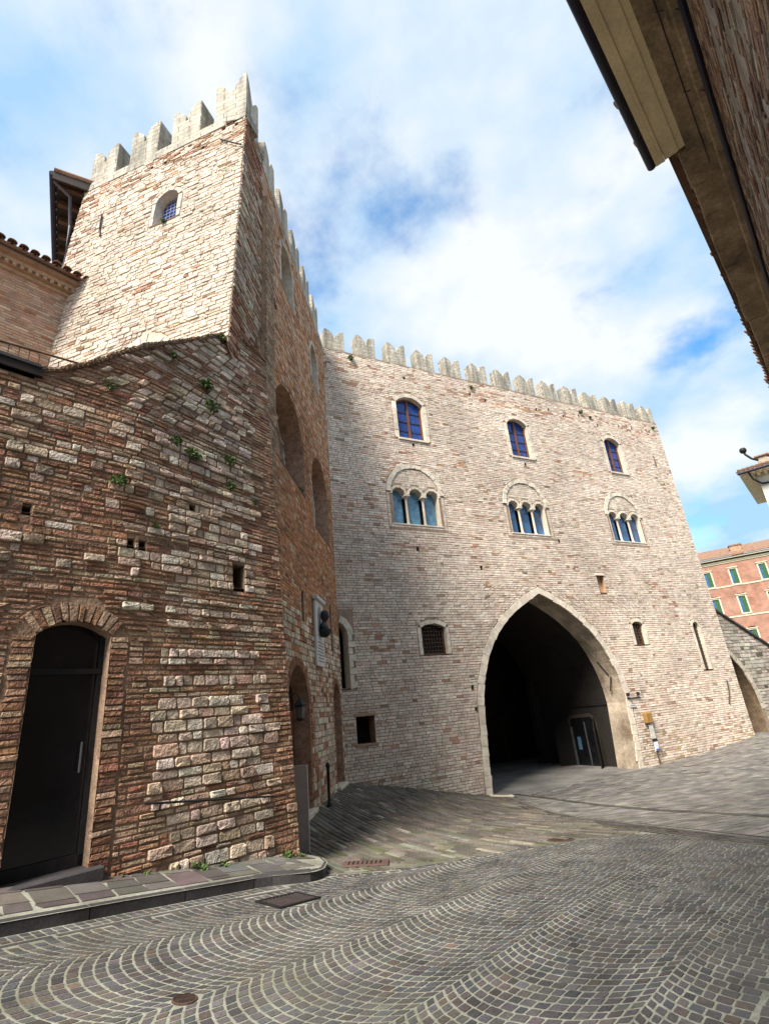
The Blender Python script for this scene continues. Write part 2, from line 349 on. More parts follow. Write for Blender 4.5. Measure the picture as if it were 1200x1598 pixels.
def lay(outline, holes, hfun, lfun, start=None):
    """courses of blocks: hfun(v)->(height), lfun(u,v,h)->length; returns quads"""
    vs = [p[1] for p in outline]; v = min(vs); hi = max(vs); Q = []
    while v < hi - .03:
        h = hfun(v); v1 = min(v + h, hi)
        for (a, b, c, d) in row_spans(outline, holes, v, v1):
            if min(b - a, d - c) < .04: continue
            f = 0.0; Lr = (b - a + d - c) / 2; cuts = [0.0]
            x = lfun((a + c) / 2, v, h) * rng.uniform(.3, 1)
            while x < Lr - .06: cuts.append(x / Lr); x += lfun((a + c) / 2 + x, v, h)
            cuts.append(1.0)
            for i in range(len(cuts) - 1):
                f0, f1 = cuts[i], cuts[i + 1]
                Q.append([(a + (b - a) * f0, v), (a + (b - a) * f1, v), (c + (d - c) * f1, v1), (c + (d - c) * f0, v1)])
        v = v1
    return np.array(Q)
def voussoirs(path, width, step):
    """blocks along an open polyline, growing outward (left of travel)"""
    P = np.array(path, float); s = np.r_[0, np.cumsum(np.linalg.norm(np.diff(P, axis=0), axis=1))]; n = max(1, int(round(s[-1] / step)))
    cut = np.linspace(0, s[-1], n + 1); cut[1:-1] += rng.uniform(-.12, .12, n - 1) * step
    at = lambda t: np.array([np.interp(t, s, P[:, 0]), np.interp(t, s, P[:, 1])])
    def nr(t):
        a = at(max(t - .04, 0)); b = at(min(t + .04, s[-1])); d = (b - a) / (np.linalg.norm(b - a) + 1e-9); return np.array([-d[1], d[0]])
    Q = []
    for i in range(n):
        a, b = cut[i], cut[i + 1]; wv = width * rng.uniform(.94, 1.06)
        Q.append([at(a), at(b), at(b) + nr(b) * wv, at(a) + nr(a) * wv])
    return np.array(Q)
def reveal(name, F, poly, w0, w1, material, parent, closed_bottom=True):
    mb = MB(); pts = list(poly) + ([poly[0]] if closed_bottom else [])
    mb.strip([F(u, v, w0) for u, v in pts], [F(u, v, w1) for u, v in pts])
    return mb.build(name, material, parent)
def panel(name, F, poly, wv, material, parent):
    mb = MB(); mb.poly_prism(F, poly, wv, wv - .02); return mb.build(name, material, parent)
def shade(c, n, amt): return np.clip(np.asarray(c)[None] * (1 + rng.normal(0, amt, (n, 1))) * (1 + rng.normal(0, amt * .25, (n, 3))), .01, .8)
def pick(n, table):
    """table: list of (weight array or number, colour, jitter)"""
    Wt = np.stack([np.broadcast_to(np.asarray(t[0], float), (n,)) for t in table], 1); Wt = Wt / Wt.sum(1, keepdims=True); cs = np.cumsum(Wt, 1)
    k = (rng.random((n, 1)) > cs).sum(1).clip(0, len(table) - 1); C = np.zeros((n, 3))
    for i, t in enumerate(table):
        m = k == i
        if m.any(): C[m] = shade(t[1], m.sum(), t[2])
    return C
ss = lambda x, a, b: np.clip((x - a) / (b - a), 0, 1) ** 2 * (3 - 2 * np.clip((x - a) / (b - a), 0, 1))
# ------------------------------------------------------------------ ground heights (thin-plate through surveyed levels)
CTRL=[(-1.81,16.4,1.90),(0.2,17.4,2.35),(2.51,18.65,2.88),(5.4,20.1,2.97),(8.28,21.65,2.97),(9.9,22.3,2.95),(12.5,23.7,2.83),(15.3,25.3,2.62),
(-2.07,12.07,1.87),(-2.2,10.0,1.93),(-1.27,6.80,1.785),(-1.5,7.9,1.875),(-0.2,11.5,2.12),(1.2,13.5,2.42),(-2.78,5.02,1.476),(-3.7,3.95,1.30),(-0.27,3.7,1.63),(0,0,1.38),(1.5,3.1,1.52),
(3.7,6.4,1.80),(5.2,8.7,2.02),(0.9,8.6,2.0),(2.5,12.,2.38),(8,14,2.5),(12,18,2.68),(18,24,2.66),(22,32,2.75),(4,-5,0.95),(-6,-2,0.75),(30,45,2.9),(0,30,3.0),(-12,14,1.6),(14,8,2.2),(6,17,2.75),(5.5,25,3.0),(10,26,3.0)]
_c=np.array(CTRL); _P=_c[:,:2]; _E=_c[:,2]
def _k(r2): return 0.5*r2*np.log(r2+1e-9)
_n=len(_P); _d=((_P[:,None]-_P[None])**2).sum(-1)
_M=np.zeros((_n+3,_n+3)); _M[:_n,:_n]=_k(_d)+np.eye(_n)*0.15; _M[:_n,_n]=1; _M[:_n,_n+1:]=_P; _M[_n,:_n]=1; _M[_n+1:,:_n]=_P.T
_W=np.linalg.solve(_M,np.r_[_E,0,0,0])
def gz(x,y):
    x=np.asarray(x,float); y=np.asarray(y,float)
    d=(x[...,None]-_P[:,0])**2+(y[...,None]-_P[:,1])**2
    return -((_k(d)*_W[:_n]).sum(-1)+_W[_n]+_W[_n+1]*x+_W[_n+2]*y)
def gh(x, y):
    x = np.asarray(x, float); y = np.asarray(y, float); d = np.hypot(x - 5, y - 12); t = ss(d, 26, 44)
    return gz(x, y) * (1 - t) - 3.0 * t
def G(u, v, w=0.0):
    u, v, w = np.broadcast_arrays(np.asarray(u, float), np.asarray(v, float), np.asarray(w, float)); return np.stack([u, v, gh(u, v) + w], -1)

# ------------------------------------------------------------------ ground sheet
def street_material():
    m = bpy.data.materials.new('street_paving'); m.use_nodes = True; t = m.node_tree; n = t.nodes.new; l = t.links.new; b = t.nodes['Principled BSDF']
    g = n('ShaderNodeNewGeometry'); mpn = n('ShaderNodeMapping'); mpn.inputs['Rotation'].default_value = (0, 0, R(40)); l(g.outputs['Position'], mpn.inputs[0])
    br = n('ShaderNodeTexBrick'); l(mpn.outputs[0], br.inputs['Vector']); br.inputs['Scale'].default_value = 1.0; br.inputs['Brick Width'].default_value = .21; br.inputs['Row Height'].default_value = .12; br.inputs['Mortar Size'].default_value = .012
    br.inputs['Color1'].default_value = (.135, .127, .122, 1); br.inputs['Color2'].default_value = (.20, .19, .178, 1); br.inputs['Mortar'].default_value = (.25, .24, .21, 1)
    no = n('ShaderNodeTexNoise'); no.inputs['Scale'].default_value = .8; no.inputs['Detail'].default_value = 7; l(g.outputs['Position'], no.inputs['Vector'])
    mr = n('ShaderNodeMapRange'); l(no.outputs['Fac'], mr.inputs[0]); mr.inputs[1].default_value = .3; mr.inputs[2].default_value = .7; mr.inputs[3].default_value = .45; mr.inputs[4].default_value = 1.2
    mx_ = n('ShaderNodeMixRGB'); mx_.blend_type = 'MULTIPLY'; mx_.inputs[0].default_value = 1; l(br.outputs['Color'], mx_.inputs[1]); l(mr.outputs[0], mx_.inputs[2]); l(mx_.outputs[0], b.inputs['Base Color'])
    b.inputs['Roughness'].default_value = .75; bp = n('ShaderNodeBump'); bp.inputs['Strength'].default_value = .4; bp.inputs['Distance'].default_value = .01; l(br.outputs['Fac'], bp.inputs['Height']); bp.invert = True; l(bp.outputs[0], b.inputs['Normal'])
    return m
gx = np.r_[-1500, -700, -300, -120, -60, np.arange(-40, 60.01, .5), 80, 140, 300, 700, 1500]; gy = np.r_[-1500, -700, -300, -120, -50, np.arange(-25, 70.01, .5), 90, 140, 300, 700, 1500]
GX, GY = np.meshgrid(gx, gy, indexing='ij'); V = G(GX, GY).reshape(-1, 3); nx, ny = len(gx), len(gy)
ii, jj = np.meshgrid(np.arange(nx - 1), np.arange(ny - 1), indexing='ij'); a = (ii * ny + jj).ravel()
me = mesh_arrays('ground', V, np.stack([a, a + ny, a + ny + 1, a + 1], 1).ravel(), np.arange(len(a)) * 4, street_material())
ground = tag(link(bpy.data.objects.new('ground', me)), kind='structure')
me.polygons.foreach_set('use_smooth', np.ones(len(me.polygons), bool))

def sheet(name, poly, wv, material, parent=None, dv=.18, du=.3):
    return backing(name, G, poly, [], material, parent, dv=dv, du=du, w0=wv)
KERB = [(-7.0, .3), (-3.29, 4.81), (-3.0, 5.18), (-2.69, 5.62), (-2.3, 6.14), (-1.76, 6.82), (-1.54, 6.95), (-1.32, 7.03), (-1.19, 7.14), (-1.13, 7.32), (-1.15, 7.75), (-1.27, 8.1)]
SEAM = [(-1.15, 7.50), (-.34, 7.54), (.41, 7.93), (1.42, 8.4), (2.31, 8.68), (3.31, 8.85)]
A_POLY = KERB[:-2] + SEAM + [(3.55, 8.3), (4.1, 6.95), (4.45, 6.0), (-3.6, -3.0), (-6, -3)]
B_POLY = SEAM + [(3.15, 11.5), (2.75, 15.8), (2.55, 18.75), (-1.75, 16.5), (-2.25, 9.2), (-1.62, 8.25), (-1.27, 8.1)]
def inpoly(poly, x, y):
    c = np.zeros(x.shape, bool); n = len(poly)
    for i in range(n):
        (x0, y0), (x1, y1) = poly[i], poly[(i + 1) % n]
        if y0 == y1: continue
        c ^= ((y0 > y) != (y1 > y)) & (x < (x1 - x0) * (y - y0) / (y1 - y0) + x0)
    return c
def dist_path(path, x, y):
    d = np.full(x.shape, 1e9)
    for (x0, y0), (x1, y1) in zip(path[:-1], path[1:]):
        t = np.clip(((x - x0) * (x1 - x0) + (y - y0) * (y1 - y0)) / ((x1 - x0) ** 2 + (y1 - y0) ** 2), 0, 1)
        d = np.minimum(d, np.hypot(x - x0 - t * (x1 - x0), y - y0 - t * (y1 - y0)))
    return d
piazza = tag(sheet('piazza_pavement', A_POLY, .006, M_JOINT, None, .09, .12), kind='structure')
# setts in segmental arcs; the crowns point across the street towards the old wall
LW_, PITCH = 1.12, .088; RA = LW_ / math.sqrt(2); cd = -np.array([math.sin(R(42)), math.cos(R(42))]); ld = np.array([math.cos(R(42)), -math.sin(R(42))])
Q = []
for lane in range(-3, 4):
    lc = -4.85 + LW_ * (lane + .5); off = rng.uniform(0, PITCH)
    for row in range(-125, 36):
        y0 = row * PITCH + off; ns = 14 + int(rng.integers(0, 2)); cut = np.linspace(-math.pi / 4, math.pi / 4, ns + 1); cut[1:-1] += rng.normal(0, .009, ns - 1)
        for i in range(ns):
            P = []
            for th, yy in ((cut[i], 0), (cut[i + 1], 0), (cut[i + 1], PITCH), (cut[i], PITCH)):
                P.append(ld * (lc + RA * math.sin(th)) + cd * (y0 + yy + RA * (math.cos(th) - .85)))
            Q.append(P)
Q = np.array(Q); c = Q.mean(1)
ok = inpoly(A_POLY, c[:, 0], c[:, 1]) & (dist_path(KERB[:6], c[:, 0], c[:, 1]) > .315) & (dist_path(KERB[6:], c[:, 0], c[:, 1]) > .05) & (dist_path(SEAM, c[:, 0], c[:, 1]) > .13) & (c[:, 1] > .3) & (c @ ld < -1.0) & (np.hypot(c[:, 0] + 1.49, c[:, 1] - 3.93) > .09) & (np.hypot((c[:, 0] + 1.33), (c[:, 1] - 6.18)) > .25)
Q = Q[ok]
def border(path, offs, ln, wd, jit=.02):
    P = np.array(path, float); s = np.r_[0, np.cumsum(np.linalg.norm(np.diff(P, axis=0), axis=1))]; out_ = []
    at = lambda t: np.array([np.interp(t, s, P[:, 0]), np.interp(t, s, P[:, 1])]); t = 0.0
    while t < s[-1] - ln:
        l_ = ln * rng.uniform(.85, 1.15); a, b = at(t), at(t + l_); d = (b - a) / np.linalg.norm(b - a); nn = np.array([d[1], -d[0]])
        for o_ in offs: out_.append([a + nn * (o_ + wd), b + nn * (o_ + wd), b + nn * o_, a + nn * o_])
        t += l_
    return np.array(out_)
B1 = border(KERB[:7], (.02, .115), .085, .09); cb = B1.mean(1); B1 = B1[(cb[:, 1] > .4) & (np.hypot(cb[:, 0] + 1.33, cb[:, 1] - 6.18) > .25)]
B0 = border(KERB[:7], (.22,), .8, .07); cb = B0.mean(1); B0 = B0[(cb[:, 1] > .4) & (np.hypot(cb[:, 0] + 1.33, cb[:, 1] - 6.18) > .3)]
_hs = lambda t_: tuple(ld * -1.09 - cd * t_)
B3 = border([_hs(9), _hs(0)], (-.30, -.195), .13, .095)
B2 = border(SEAM, (.02,), .16, .10)
Q = np.concatenate([Q, B1, B0, B2, B3]); c = Q.mean(1)
patch = vn(c[:, 0], c[:, 1], 1.1, 3)
cols = pick(len(Q), [(1.4, (.088, .081, .082), .18), (.4 * patch + .1, (.100, .082, .076), .16), (.6, (.074, .076, .082), .16), (.5 * (1 - patch), (.115, .107, .100), .16), (.04, (.12, .092, .074), .16)])
masonry(piazza, Q, lambda u, v, w_: G(u, v, np.asarray(w_) + .0075), cols, M_SETT, name='sett', stuff='setts', proud=.0016, inset=.003, g=.0135, ring8=True, pv=.85, rounding=.3)

# ------------------------------------------------------------------ the ramp before the palace doors
ramp = tag(sheet('ramp', B_POLY, .006, M_RAMPJ), kind='structure')
rd = np.array([math.sin(R(152)), math.cos(R(152))]); rn = np.array([rd[1], -rd[0]]); Q = []
o0 = np.array([-2.3, 17.5])
for k in range(-40, 60):
    x = rng.uniform(-.4, 0) - 1
    while x < 12:
        l_ = rng.uniform(.25, .75); Q.append([o0 + rd * x - rn * (k * .118), o0 + rd * (x + l_) - rn * (k * .118), o0 + rd * (x + l_) - rn * (k * .118 + .118), o0 + rd * x - rn * (k * .118 + .118)]); x += l_
Q = np.array(Q); c = Q.mean(1); ok = inpoly(B_POLY, c[:, 0], c[:, 1]) & (dist_path(SEAM, c[:, 0], c[:, 1]) > .06) & (np.hypot(c[:, 0] - 2.13, (c[:, 1] - 8.87) * 1.) > .22) & (np.hypot((c[:, 0] + .66) * .7, (c[:, 1] - 8.05)) > .17)
Q = Q[ok]; c = Q.mean(1); kk = np.round(((c - o0) @ (-rn)) / .118); lightrow = (_T[kk.astype(int) % 64, 7] > .8).astype(float); ramp_far = ss(c[:, 1], 9.2, 11.5)  # pale and greenish stones thin out towards the far end
cols = pick(len(Q), [(1.2, (.125, .108, .092), .22), (.3 + .7 * (1 - ramp_far), (.165, .145, .115), .2), (.4 * (1 - ramp_far) * vn(c[:, 0], c[:, 1], .9, 5), (.12, .12, .065), .2), (.05 + .55 * lightrow * (1 - ramp_far), (.27, .25, .21), .2)])
masonry(ramp, Q, lambda u, v, w_: G(u, v, np.asarray(w_) + .006), cols, M_SETT, name='paving_stone', stuff='paving_stones', proud=.012, inset=.012, g=.022, ring8=True, pv=.5, n_ind=200)

chan = [(2.62, 18.2), (2.70, 15.9), (2.95, 13.2), (3.2, 11.3), (3.62, 9.0), (3.85, 7.9), (4.15, 6.9), (4.6, 5.9)]
chan2 = [(3.3, 18.6), (3.75, 16.6), (4.2, 14.6), (4.75, 12.2), (5.2, 10.3), (5.6, 8.8), (6.1, 7.2)]
channel = None
Qc = np.concatenate([border(chan, (-.18, -.06, .06), .22, .115), border(chan2, (-.1, .02), .22, .115)])
channel = tag(backing('gutter_channel', G, [(x - .22, y) for x, y in chan] + [(x + .22, y) for x, y in chan[::-1]], [], M_RAMPJ, None, dv=.2, du=.3, w0=.010), kind='structure')
masonry(channel, Qc, lambda u, v, w_: G(u, v, np.asarray(w_) + .010), shade((.062, .056, .052), len(Qc), .25), M_SETT, name='channel_stone', stuff='channel_stones', proud=.006, inset=.005, g=.014, ring8=True, n_ind=60)
C_POLY = [(2.95, 18.3), (3.0, 15.9), (3.25, 13.2), (3.5, 11.3), (3.95, 9.0), (4.2, 7.9), (4.5, 6.95), (6.4, 7.6), (12.6, 14.4), (19.5, 23.5), (15.2, 25.1), (8.4, 21.55)]
rc_ = np.array([math.sin(R(62.5)), math.cos(R(62.5))]); rq = np.array([-rc_[1], rc_[0]])
street = tag(backing('street_paving', G, C_POLY, [], mat('street_joint', (.20, .19, .165), var=.4, scale=1.5, fine=20, bump=.5, bdist=.008), None, dv=.25, du=.4, w0=.008), kind='structure')
Cuv = [(float(np.array(p) @ rc_), float(np.array(p) @ rq)) for p in C_POLY]
Qs = lay(Cuv, [], lambda v: rng.uniform(.15, .21), lambda u, v, h: rng.uniform(.2, .42)); cs_ = Qs.mean(1); xs_, ys_ = cs_[:, 0] * rc_[0] + cs_[:, 1] * rq[0], cs_[:, 0] * rc_[1] + cs_[:, 1] * rq[1]
kp = (dist_path(chan2, xs_, ys_) > .2); Qs, xs_, ys_ = Qs[kp], xs_[kp], ys_[kp]; wv_ = vn(xs_, ys_, 1.6, 21)
masonry(street, Qs, lambda u, v, w_: G(u * rc_[0] + v * rq[0], u * rc_[1] + v * rq[1], np.asarray(w_) + .012), pick(len(Qs), [(1.2, (.165, .155, .145), .14), (.8 * wv_ + .2, (.21, .195, .175), .12), (.5 * (1 - wv_), (.12, .113, .105), .15), (.2, (.25, .235, .205), .1)]), M_SETT, name='paving_stone', stuff='paving_stones', proud=.003, inset=.005, g=.016, ring8=False, pv=.6, n_ind=150)
# paving along the right-hand house
hs = tag(backing('house_apron', G, [tuple(ld * -.785 - cd * -3), tuple(ld * -.785 - cd * 17), tuple(ld * .9 - cd * 17), tuple(ld * .9 - cd * -3)], [], mat('apron_stone', (.15, .145, .14), var=.3, scale=2, fine=30, bump=.4), None, dv=.2, du=.4, w0=.012), kind='structure')
# ------------------------------------------------------------------ sidewalk with kerb
WALL_LINE = [(-7.6, 1.25), (-1.50, 8.02), (-1.52, 8.2)]
def sw_z(u, v, w_=0.0):
    u = np.asarray(u, float); v = np.asarray(v, float); d = dist_path(KERB, u, v); return np.stack(np.broadcast_arrays(u, v, gh(u, v) + .105 + d * .12 + np.asarray(w_)), -1)
sidewalk = backing('sidewalk', sw_z, KERB + [(-1.62, 8.25), (-1.56, 7.97), (-7.7, 1.15)], [], M_JOINT, None, dv=.08, du=.3, w0=-.004); tag(sidewalk, kind='structure')
P = np.array(KERB, float); s_ = np.r_[0, np.cumsum(np.linalg.norm(np.diff(P, axis=0), axis=1))]
at = lambda t: np.array([np.interp(t, s_, P[:, 0]), np.interp(t, s_, P[:, 1])])
t = .3
while t < s_[-1] - .05:
    l_ = min(rng.uniform(.75, 1.0) if t < 9.0 else .30, s_[-1] - t); k_ = 4; mb = MB(); A0 = []; A1 = []
    for i in range(k_ + 1):
        tt = t + .006 + (l_ - .012) * i / k_; p = at(tt); d = at(min(tt + .05, s_[-1])) - at(max(tt - .05, 0)); d /= np.linalg.norm(d); nn = np.array([-d[1], d[0]]); q_ = p + nn * .13
        zt = float(gh(*p)) + .108; A0.append(((p[0], p[1], zt - .26), (p[0] + nn[0] * .005, p[1] + nn[1] * .005, zt - .012), (p[0] + nn[0] * .02, p[1] + nn[1] * .02, zt), (q_[0], q_[1], zt + .008), (q_[0], q_[1], zt - .26)))
    o_ = 0; vs_ = [v for r_ in A0 for v in r_]; fs_ = []
    for i in range(k_):
        for j in range(5): a, b = i * 5 + j, i * 5 + (j + 1) % 5; fs_.append((a, b, b + 5, a + 5))
    fs_ += [tuple(range(5)), tuple(range(k_ * 5, k_ * 5 + 5))[::-1]]
    mb.add(vs_, fs_).build('kerb_stone', M_KERB, sidewalk, loc=vs_[0]); t += l_
# slabs between kerb and wall, coursed across the walk
kin = []
for i, p in enumerate(KERB):
    a_ = np.array(KERB[max(i - 1, 0)]); b_ = np.array(KERB[min(i + 1, len(KERB) - 1)]); d = (b_ - a_) / np.linalg.norm(b_ - a_); kin.append(np.array(p) + np.array([-d[1], d[0]]) * .135)
UVp = [(p @ ld, -(p @ cd)) for p in kin] + [(float(np.array(p) @ ld), -float(np.array(p) @ cd)) for p in ((-1.58, 8.2), (-1.56, 7.99), (-7.6, 1.25))]
UVp = [(float(x), float(y)) for x, y in UVp]
def SWm(u, v, w_=0.0):
    u = np.asarray(u, float); v = np.asarray(v, float); return sw_z(ld[0] * u - cd[0] * v, ld[1] * u - cd[1] * v, w_)
Q = lay(UVp, [], lambda v: rng.uniform(.26, .36), lambda u, v, h: rng.uniform(.20, .36))
masonry(sidewalk, Q, SWm, pick(len(Q), [(1, (.125, .115, .105), .18), (.6, (.105, .085, .085), .18), (.4, (.15, .14, .125), .15)]), M_SLAB, name='paving_slab', stuff='paving_slabs', proud=.004, inset=.004, g=.020, ring8=False, pv=.2)

# ------------------------------------------------------------------ PALACE
F = frame((-1.81, 16.40), 62.5, 152.5)
FW, FT = 19.45, 13.38
palace = thing('stone_palace', F(FW / 2, -3, 0), 'tall pale stone palace with swallowtail battlements and a great pointed archway', 'palace')
_gl = [(5.12, -.6), (5.18, -.05), (5.29, .45), (5.45, .92), (5.69, 1.42), (5.99, 1.88), (6.37, 2.31), (6.86, 2.73), (7.36, 3.07), (7.90, 3.38), (8.57, 3.70)]
GA = [(4.95, -3.3)] + _gl + [(17.12 - u, v) for u, v in _gl[-2::-1]] + [(11.75, -3.3)]
UPW = [(3.0, 4.24), (8.62, 9.78), (14.74, 15.88)]
up_polys = [arch_poly(a, b, 9.83, 11.5, 11.80, 10) for a, b in UPW]
TRI = [[(2.42, 2.98), (3.14, 3.71), (3.87, 4.43)], [(7.83, 8.38), (8.54, 9.09), (9.26, 9.79)], [(13.72, 14.28), (14.45, 15.03), (15.2, 15.78)]]
tri_polys = [[arch_poly(a, b, 6.22, 7.38, 7.38 + (b - a) / 2, 10) for a, b in t_] for t_ in TRI]
rect = lambda a, b, c, d: [(a, c), (a, d), (b, d), (b, c)]
LOWW = [arch_poly(3.0, 3.98, 1.55, 2.45, 2.58, 8), arch_poly(13.38, 14.06, 1.56, 2.42, 2.54, 8)]
SQ = rect(11.97, 12.38, 3.78, 4.52); SLIM = arch_poly(17.38, 17.84, .36, 2.24, 2.48, 8)
SQH = rect(.42, 1.02, -.93, -.17); CORN = [(.02, .67), (.02, 2.69), (.1, 2.66), (.2, 2.56), (.27, 2.42), (.3, 2.25), (.3, .67)]
PUT = [rect(u, u + .11, v, v + .11) for u, v in ((3.55, 9.55), (9.2, 9.45), (3.5, 12.7), (6.8, 12.6), (7.6, 12.45), (10.6, 12.55), (11.4, 12.7), (12.3, 12.5), (13.4, 12.75), (14.6, 12.4), (16.2, 12.6), (17.2, 12.65), (18.6, 12.7), (3.2, 5.2), (10.2, 5.9), (5.9, 4.6), (4.75, -.35), (4.72, .35))]
tri_open = [rect(t_[0][0], t_[2][1], 6.22, 7.38) for t_ in TRI]
holes = [GA] + up_polys + [p for t_ in tri_polys for p in t_] + tri_open + LOWW + [SQ, SLIM, SQH, CORN] + PUT
outl = [(0, -3.4), (0, FT), (FW, FT), (FW + .02, -3.4)]
pwall = backing('wall', F, outl, holes, M_MORTAR_F, palace, dv=.06)
# surrounds that keep the rubble courses away
UPS = [grow(p, .20, .0) for p in up_polys]
TRC = [(t_[0][0] + t_[2][1]) / 2 for t_ in TRI]
TRS = [arch_poly(c_ - 1.26, c_ + 1.26, 6.05, 7.42, 7.42 + 1.30, 22) for c_ in TRC]
stone_holes = [grow(GA, .29, 0)] + UPS + TRS + [grow(p, .16, .0) for p in LOWW] + [SQ, grow(SLIM, .13, .05), SQH, rect(0, .52, .64, 3.0)] + PUT
Q = lay(outl, stone_holes, lambda v: rng.uniform(.070, .105), lambda u, v, h: rng.uniform(.12, .36))
c = Q.mean(1); U_, V_ = c[:, 0], c[:, 1]
pz = vn(U_, V_, 1.7, 1) * .6 + vn(U_, V_ * 2.5, .7, 2) * .4
topband = ss(V_, 12.2, 12.55) * (1 - ss(V_, 12.95, 13.1)); stain = (1 - ss(V_, -2.3, -1.4)) * ss(vn(U_, V_, 1.3, 9), .4, .6)
bpat = sum(np.exp(-(((U_ - a_) / ra_) ** 2 + ((V_ - b_) / rb_) ** 2)) for a_, b_, ra_, rb_ in ((3.0, 5.3, .6, .07), (8.6, 4.25, .5, .12), (1.2, 11.8, .9, .22), (6.2, 12.55, 1.4, .12), (1.8, 9.7, 1.0, .14), (12.6, 9.4, .6, .25), (10.5, 12.5, 1.5, .12), (5.6, 9.0, .5, .2), (16.8, 9.9, .5, .15), (2.2, 7.9, .5, .1), (6.8, -.3, .1, .1), (15.5, 4.2, .8, .1)))
cols = pick(len(Q), [(2.2 * bpat, (.50, .31, .21), .14), (1.7, (.685, .57, .47), .065), (.7 + 1.1 * ss(pz, .48, .68), (.63, .495, .40), .085), (.9, (.73, .635, .53), .055), (.03 + .35 * ss(pz, .55, .75) + 1.8 * topband * vn(U_, V_, .8, 4), (.43, .26, .18), .15), (.06, (.42, .35, .28), .15), (1.2 * stain, (.43, .33, .22), .15)])
cols = cols * (.86 + .26 * vn(U_, V_, 3.1, 14) + .06 * vn(U_ * 3, V_ * .4, 1.0, 15))[:, None]
masonry(pwall, Q, F, cols, M_STONE, proud=.012, inset=.004, g=.0125, pv=.6)
# dressed blocks: great arch, window surrounds
VQ = [voussoirs(GA[1:-1], .275, .34)]
jl = lambda u, s: np.array([[(u, v), (u + s, v), (u + s, v + .3), (u, v + .3)] if s > 0 else [(u + s, v), (u, v), (u, v + .3), (u + s, v + .3)] for v in np.arange(-3.2, -.75, .31)])
def jamb(path, wd): return voussoirs(path, wd, .3)
VQ += [jamb([(4.95, -3.3), (5.12, -.5)], .27), jamb([(11.98, -.5), (11.75, -3.3)], .27)]
for p in up_polys: VQ += [voussoirs(p[1:-1], .19, .26), voussoirs(p[:2], .18, .32), voussoirs(p[-2:], .18, .32)]
for p in LOWW: VQ += [voussoirs(p[1:-1], .15, .2), voussoirs(p[:2], .14, .24), voussoirs(p[-2:], .14, .24)]
VQ += [voussoirs(SLIM[1:-1], .12, .16), voussoirs(SLIM[:2], .12, .26), voussoirs(SLIM[-2:], .12, .26)]
VQ += [np.array([[(.31, v), (.31 + x, v), (.31 + x, v + .2), (.31, v + .2)] for v, x in zip(np.arange(.65, 2.2, .205), (.24, .14) * 4)]), voussoirs(CORN[1:-1], .22, .16)]
VQ = np.concatenate(VQ)
masonry(pwall, VQ, F, shade((.68, .60, .49), len(VQ), .05), M_STONE, name='dressed_stone', proud=.026, inset=.003, g=.005, pv=.1)
# trifora windows: outer arch ring, fill and little arches
TQ = []; TC = []
for c_, t_, ps in zip(TRC, TRI, tri_polys):
    ring = arch_poly(c_ - 1.05, c_ + 1.05, 6.22, 7.42, 7.42 + 1.10, 22); q = voussoirs(ring[1:-1], .20, .22); TQ.append(q); TC.append(shade((.68, .60, .49), len(q), .04))
    fill = lay([(c_ - 1.24, 6.07), (c_ - 1.24, 7.42)] + [(x, y) for x, y in arch_poly(c_ - 1.05, c_ + 1.05, 6.2, 7.42, 8.52, 22)[1:-1]] + [(c_ + 1.24, 7.42), (c_ + 1.24, 6.07)], [grow(p, .12, .02) for p in ps] + [rect(t_[0][0] - .02, t_[2][1] + .02, 6.2, 7.38)], lambda v: rng.uniform(.07, .105), lambda u, v, h: rng.uniform(.12, .32))
    TQ.append(fill); TC.append(pick(len(fill), [(1, (.64, .54, .44), .07), (.5, (.57, .46, .37), .09), (.5, (.68, .60, .49), .06)]))
    for p in ps: q = voussoirs(p[1:-1], .11, .16); TQ.append(q); TC.append(shade((.68, .60, .49), len(q), .04))
TP = np.concatenate([np.full(len(q), .045 if k % 5 == 0 else (.006 if k % 5 == 1 else .022)) for k, q in enumerate(TQ)])
TQ = np.concatenate(TQ); TC = np.concatenate(TC); masonry(pwall, TQ, F, TC, M_STONE, name='window_stone', stuff='window_masonry', proud=TP, inset=.004, g=.007, pv=.1)
def put_holes(F_, lst, par):
    for p in lst:
        reveal('hole_side', F_, p, .0, -.25, M_MORTAR_F, par); panel('hole_back', F_, p, -.25, M_DARK, par)
put_holes(F, PUT, pwall)
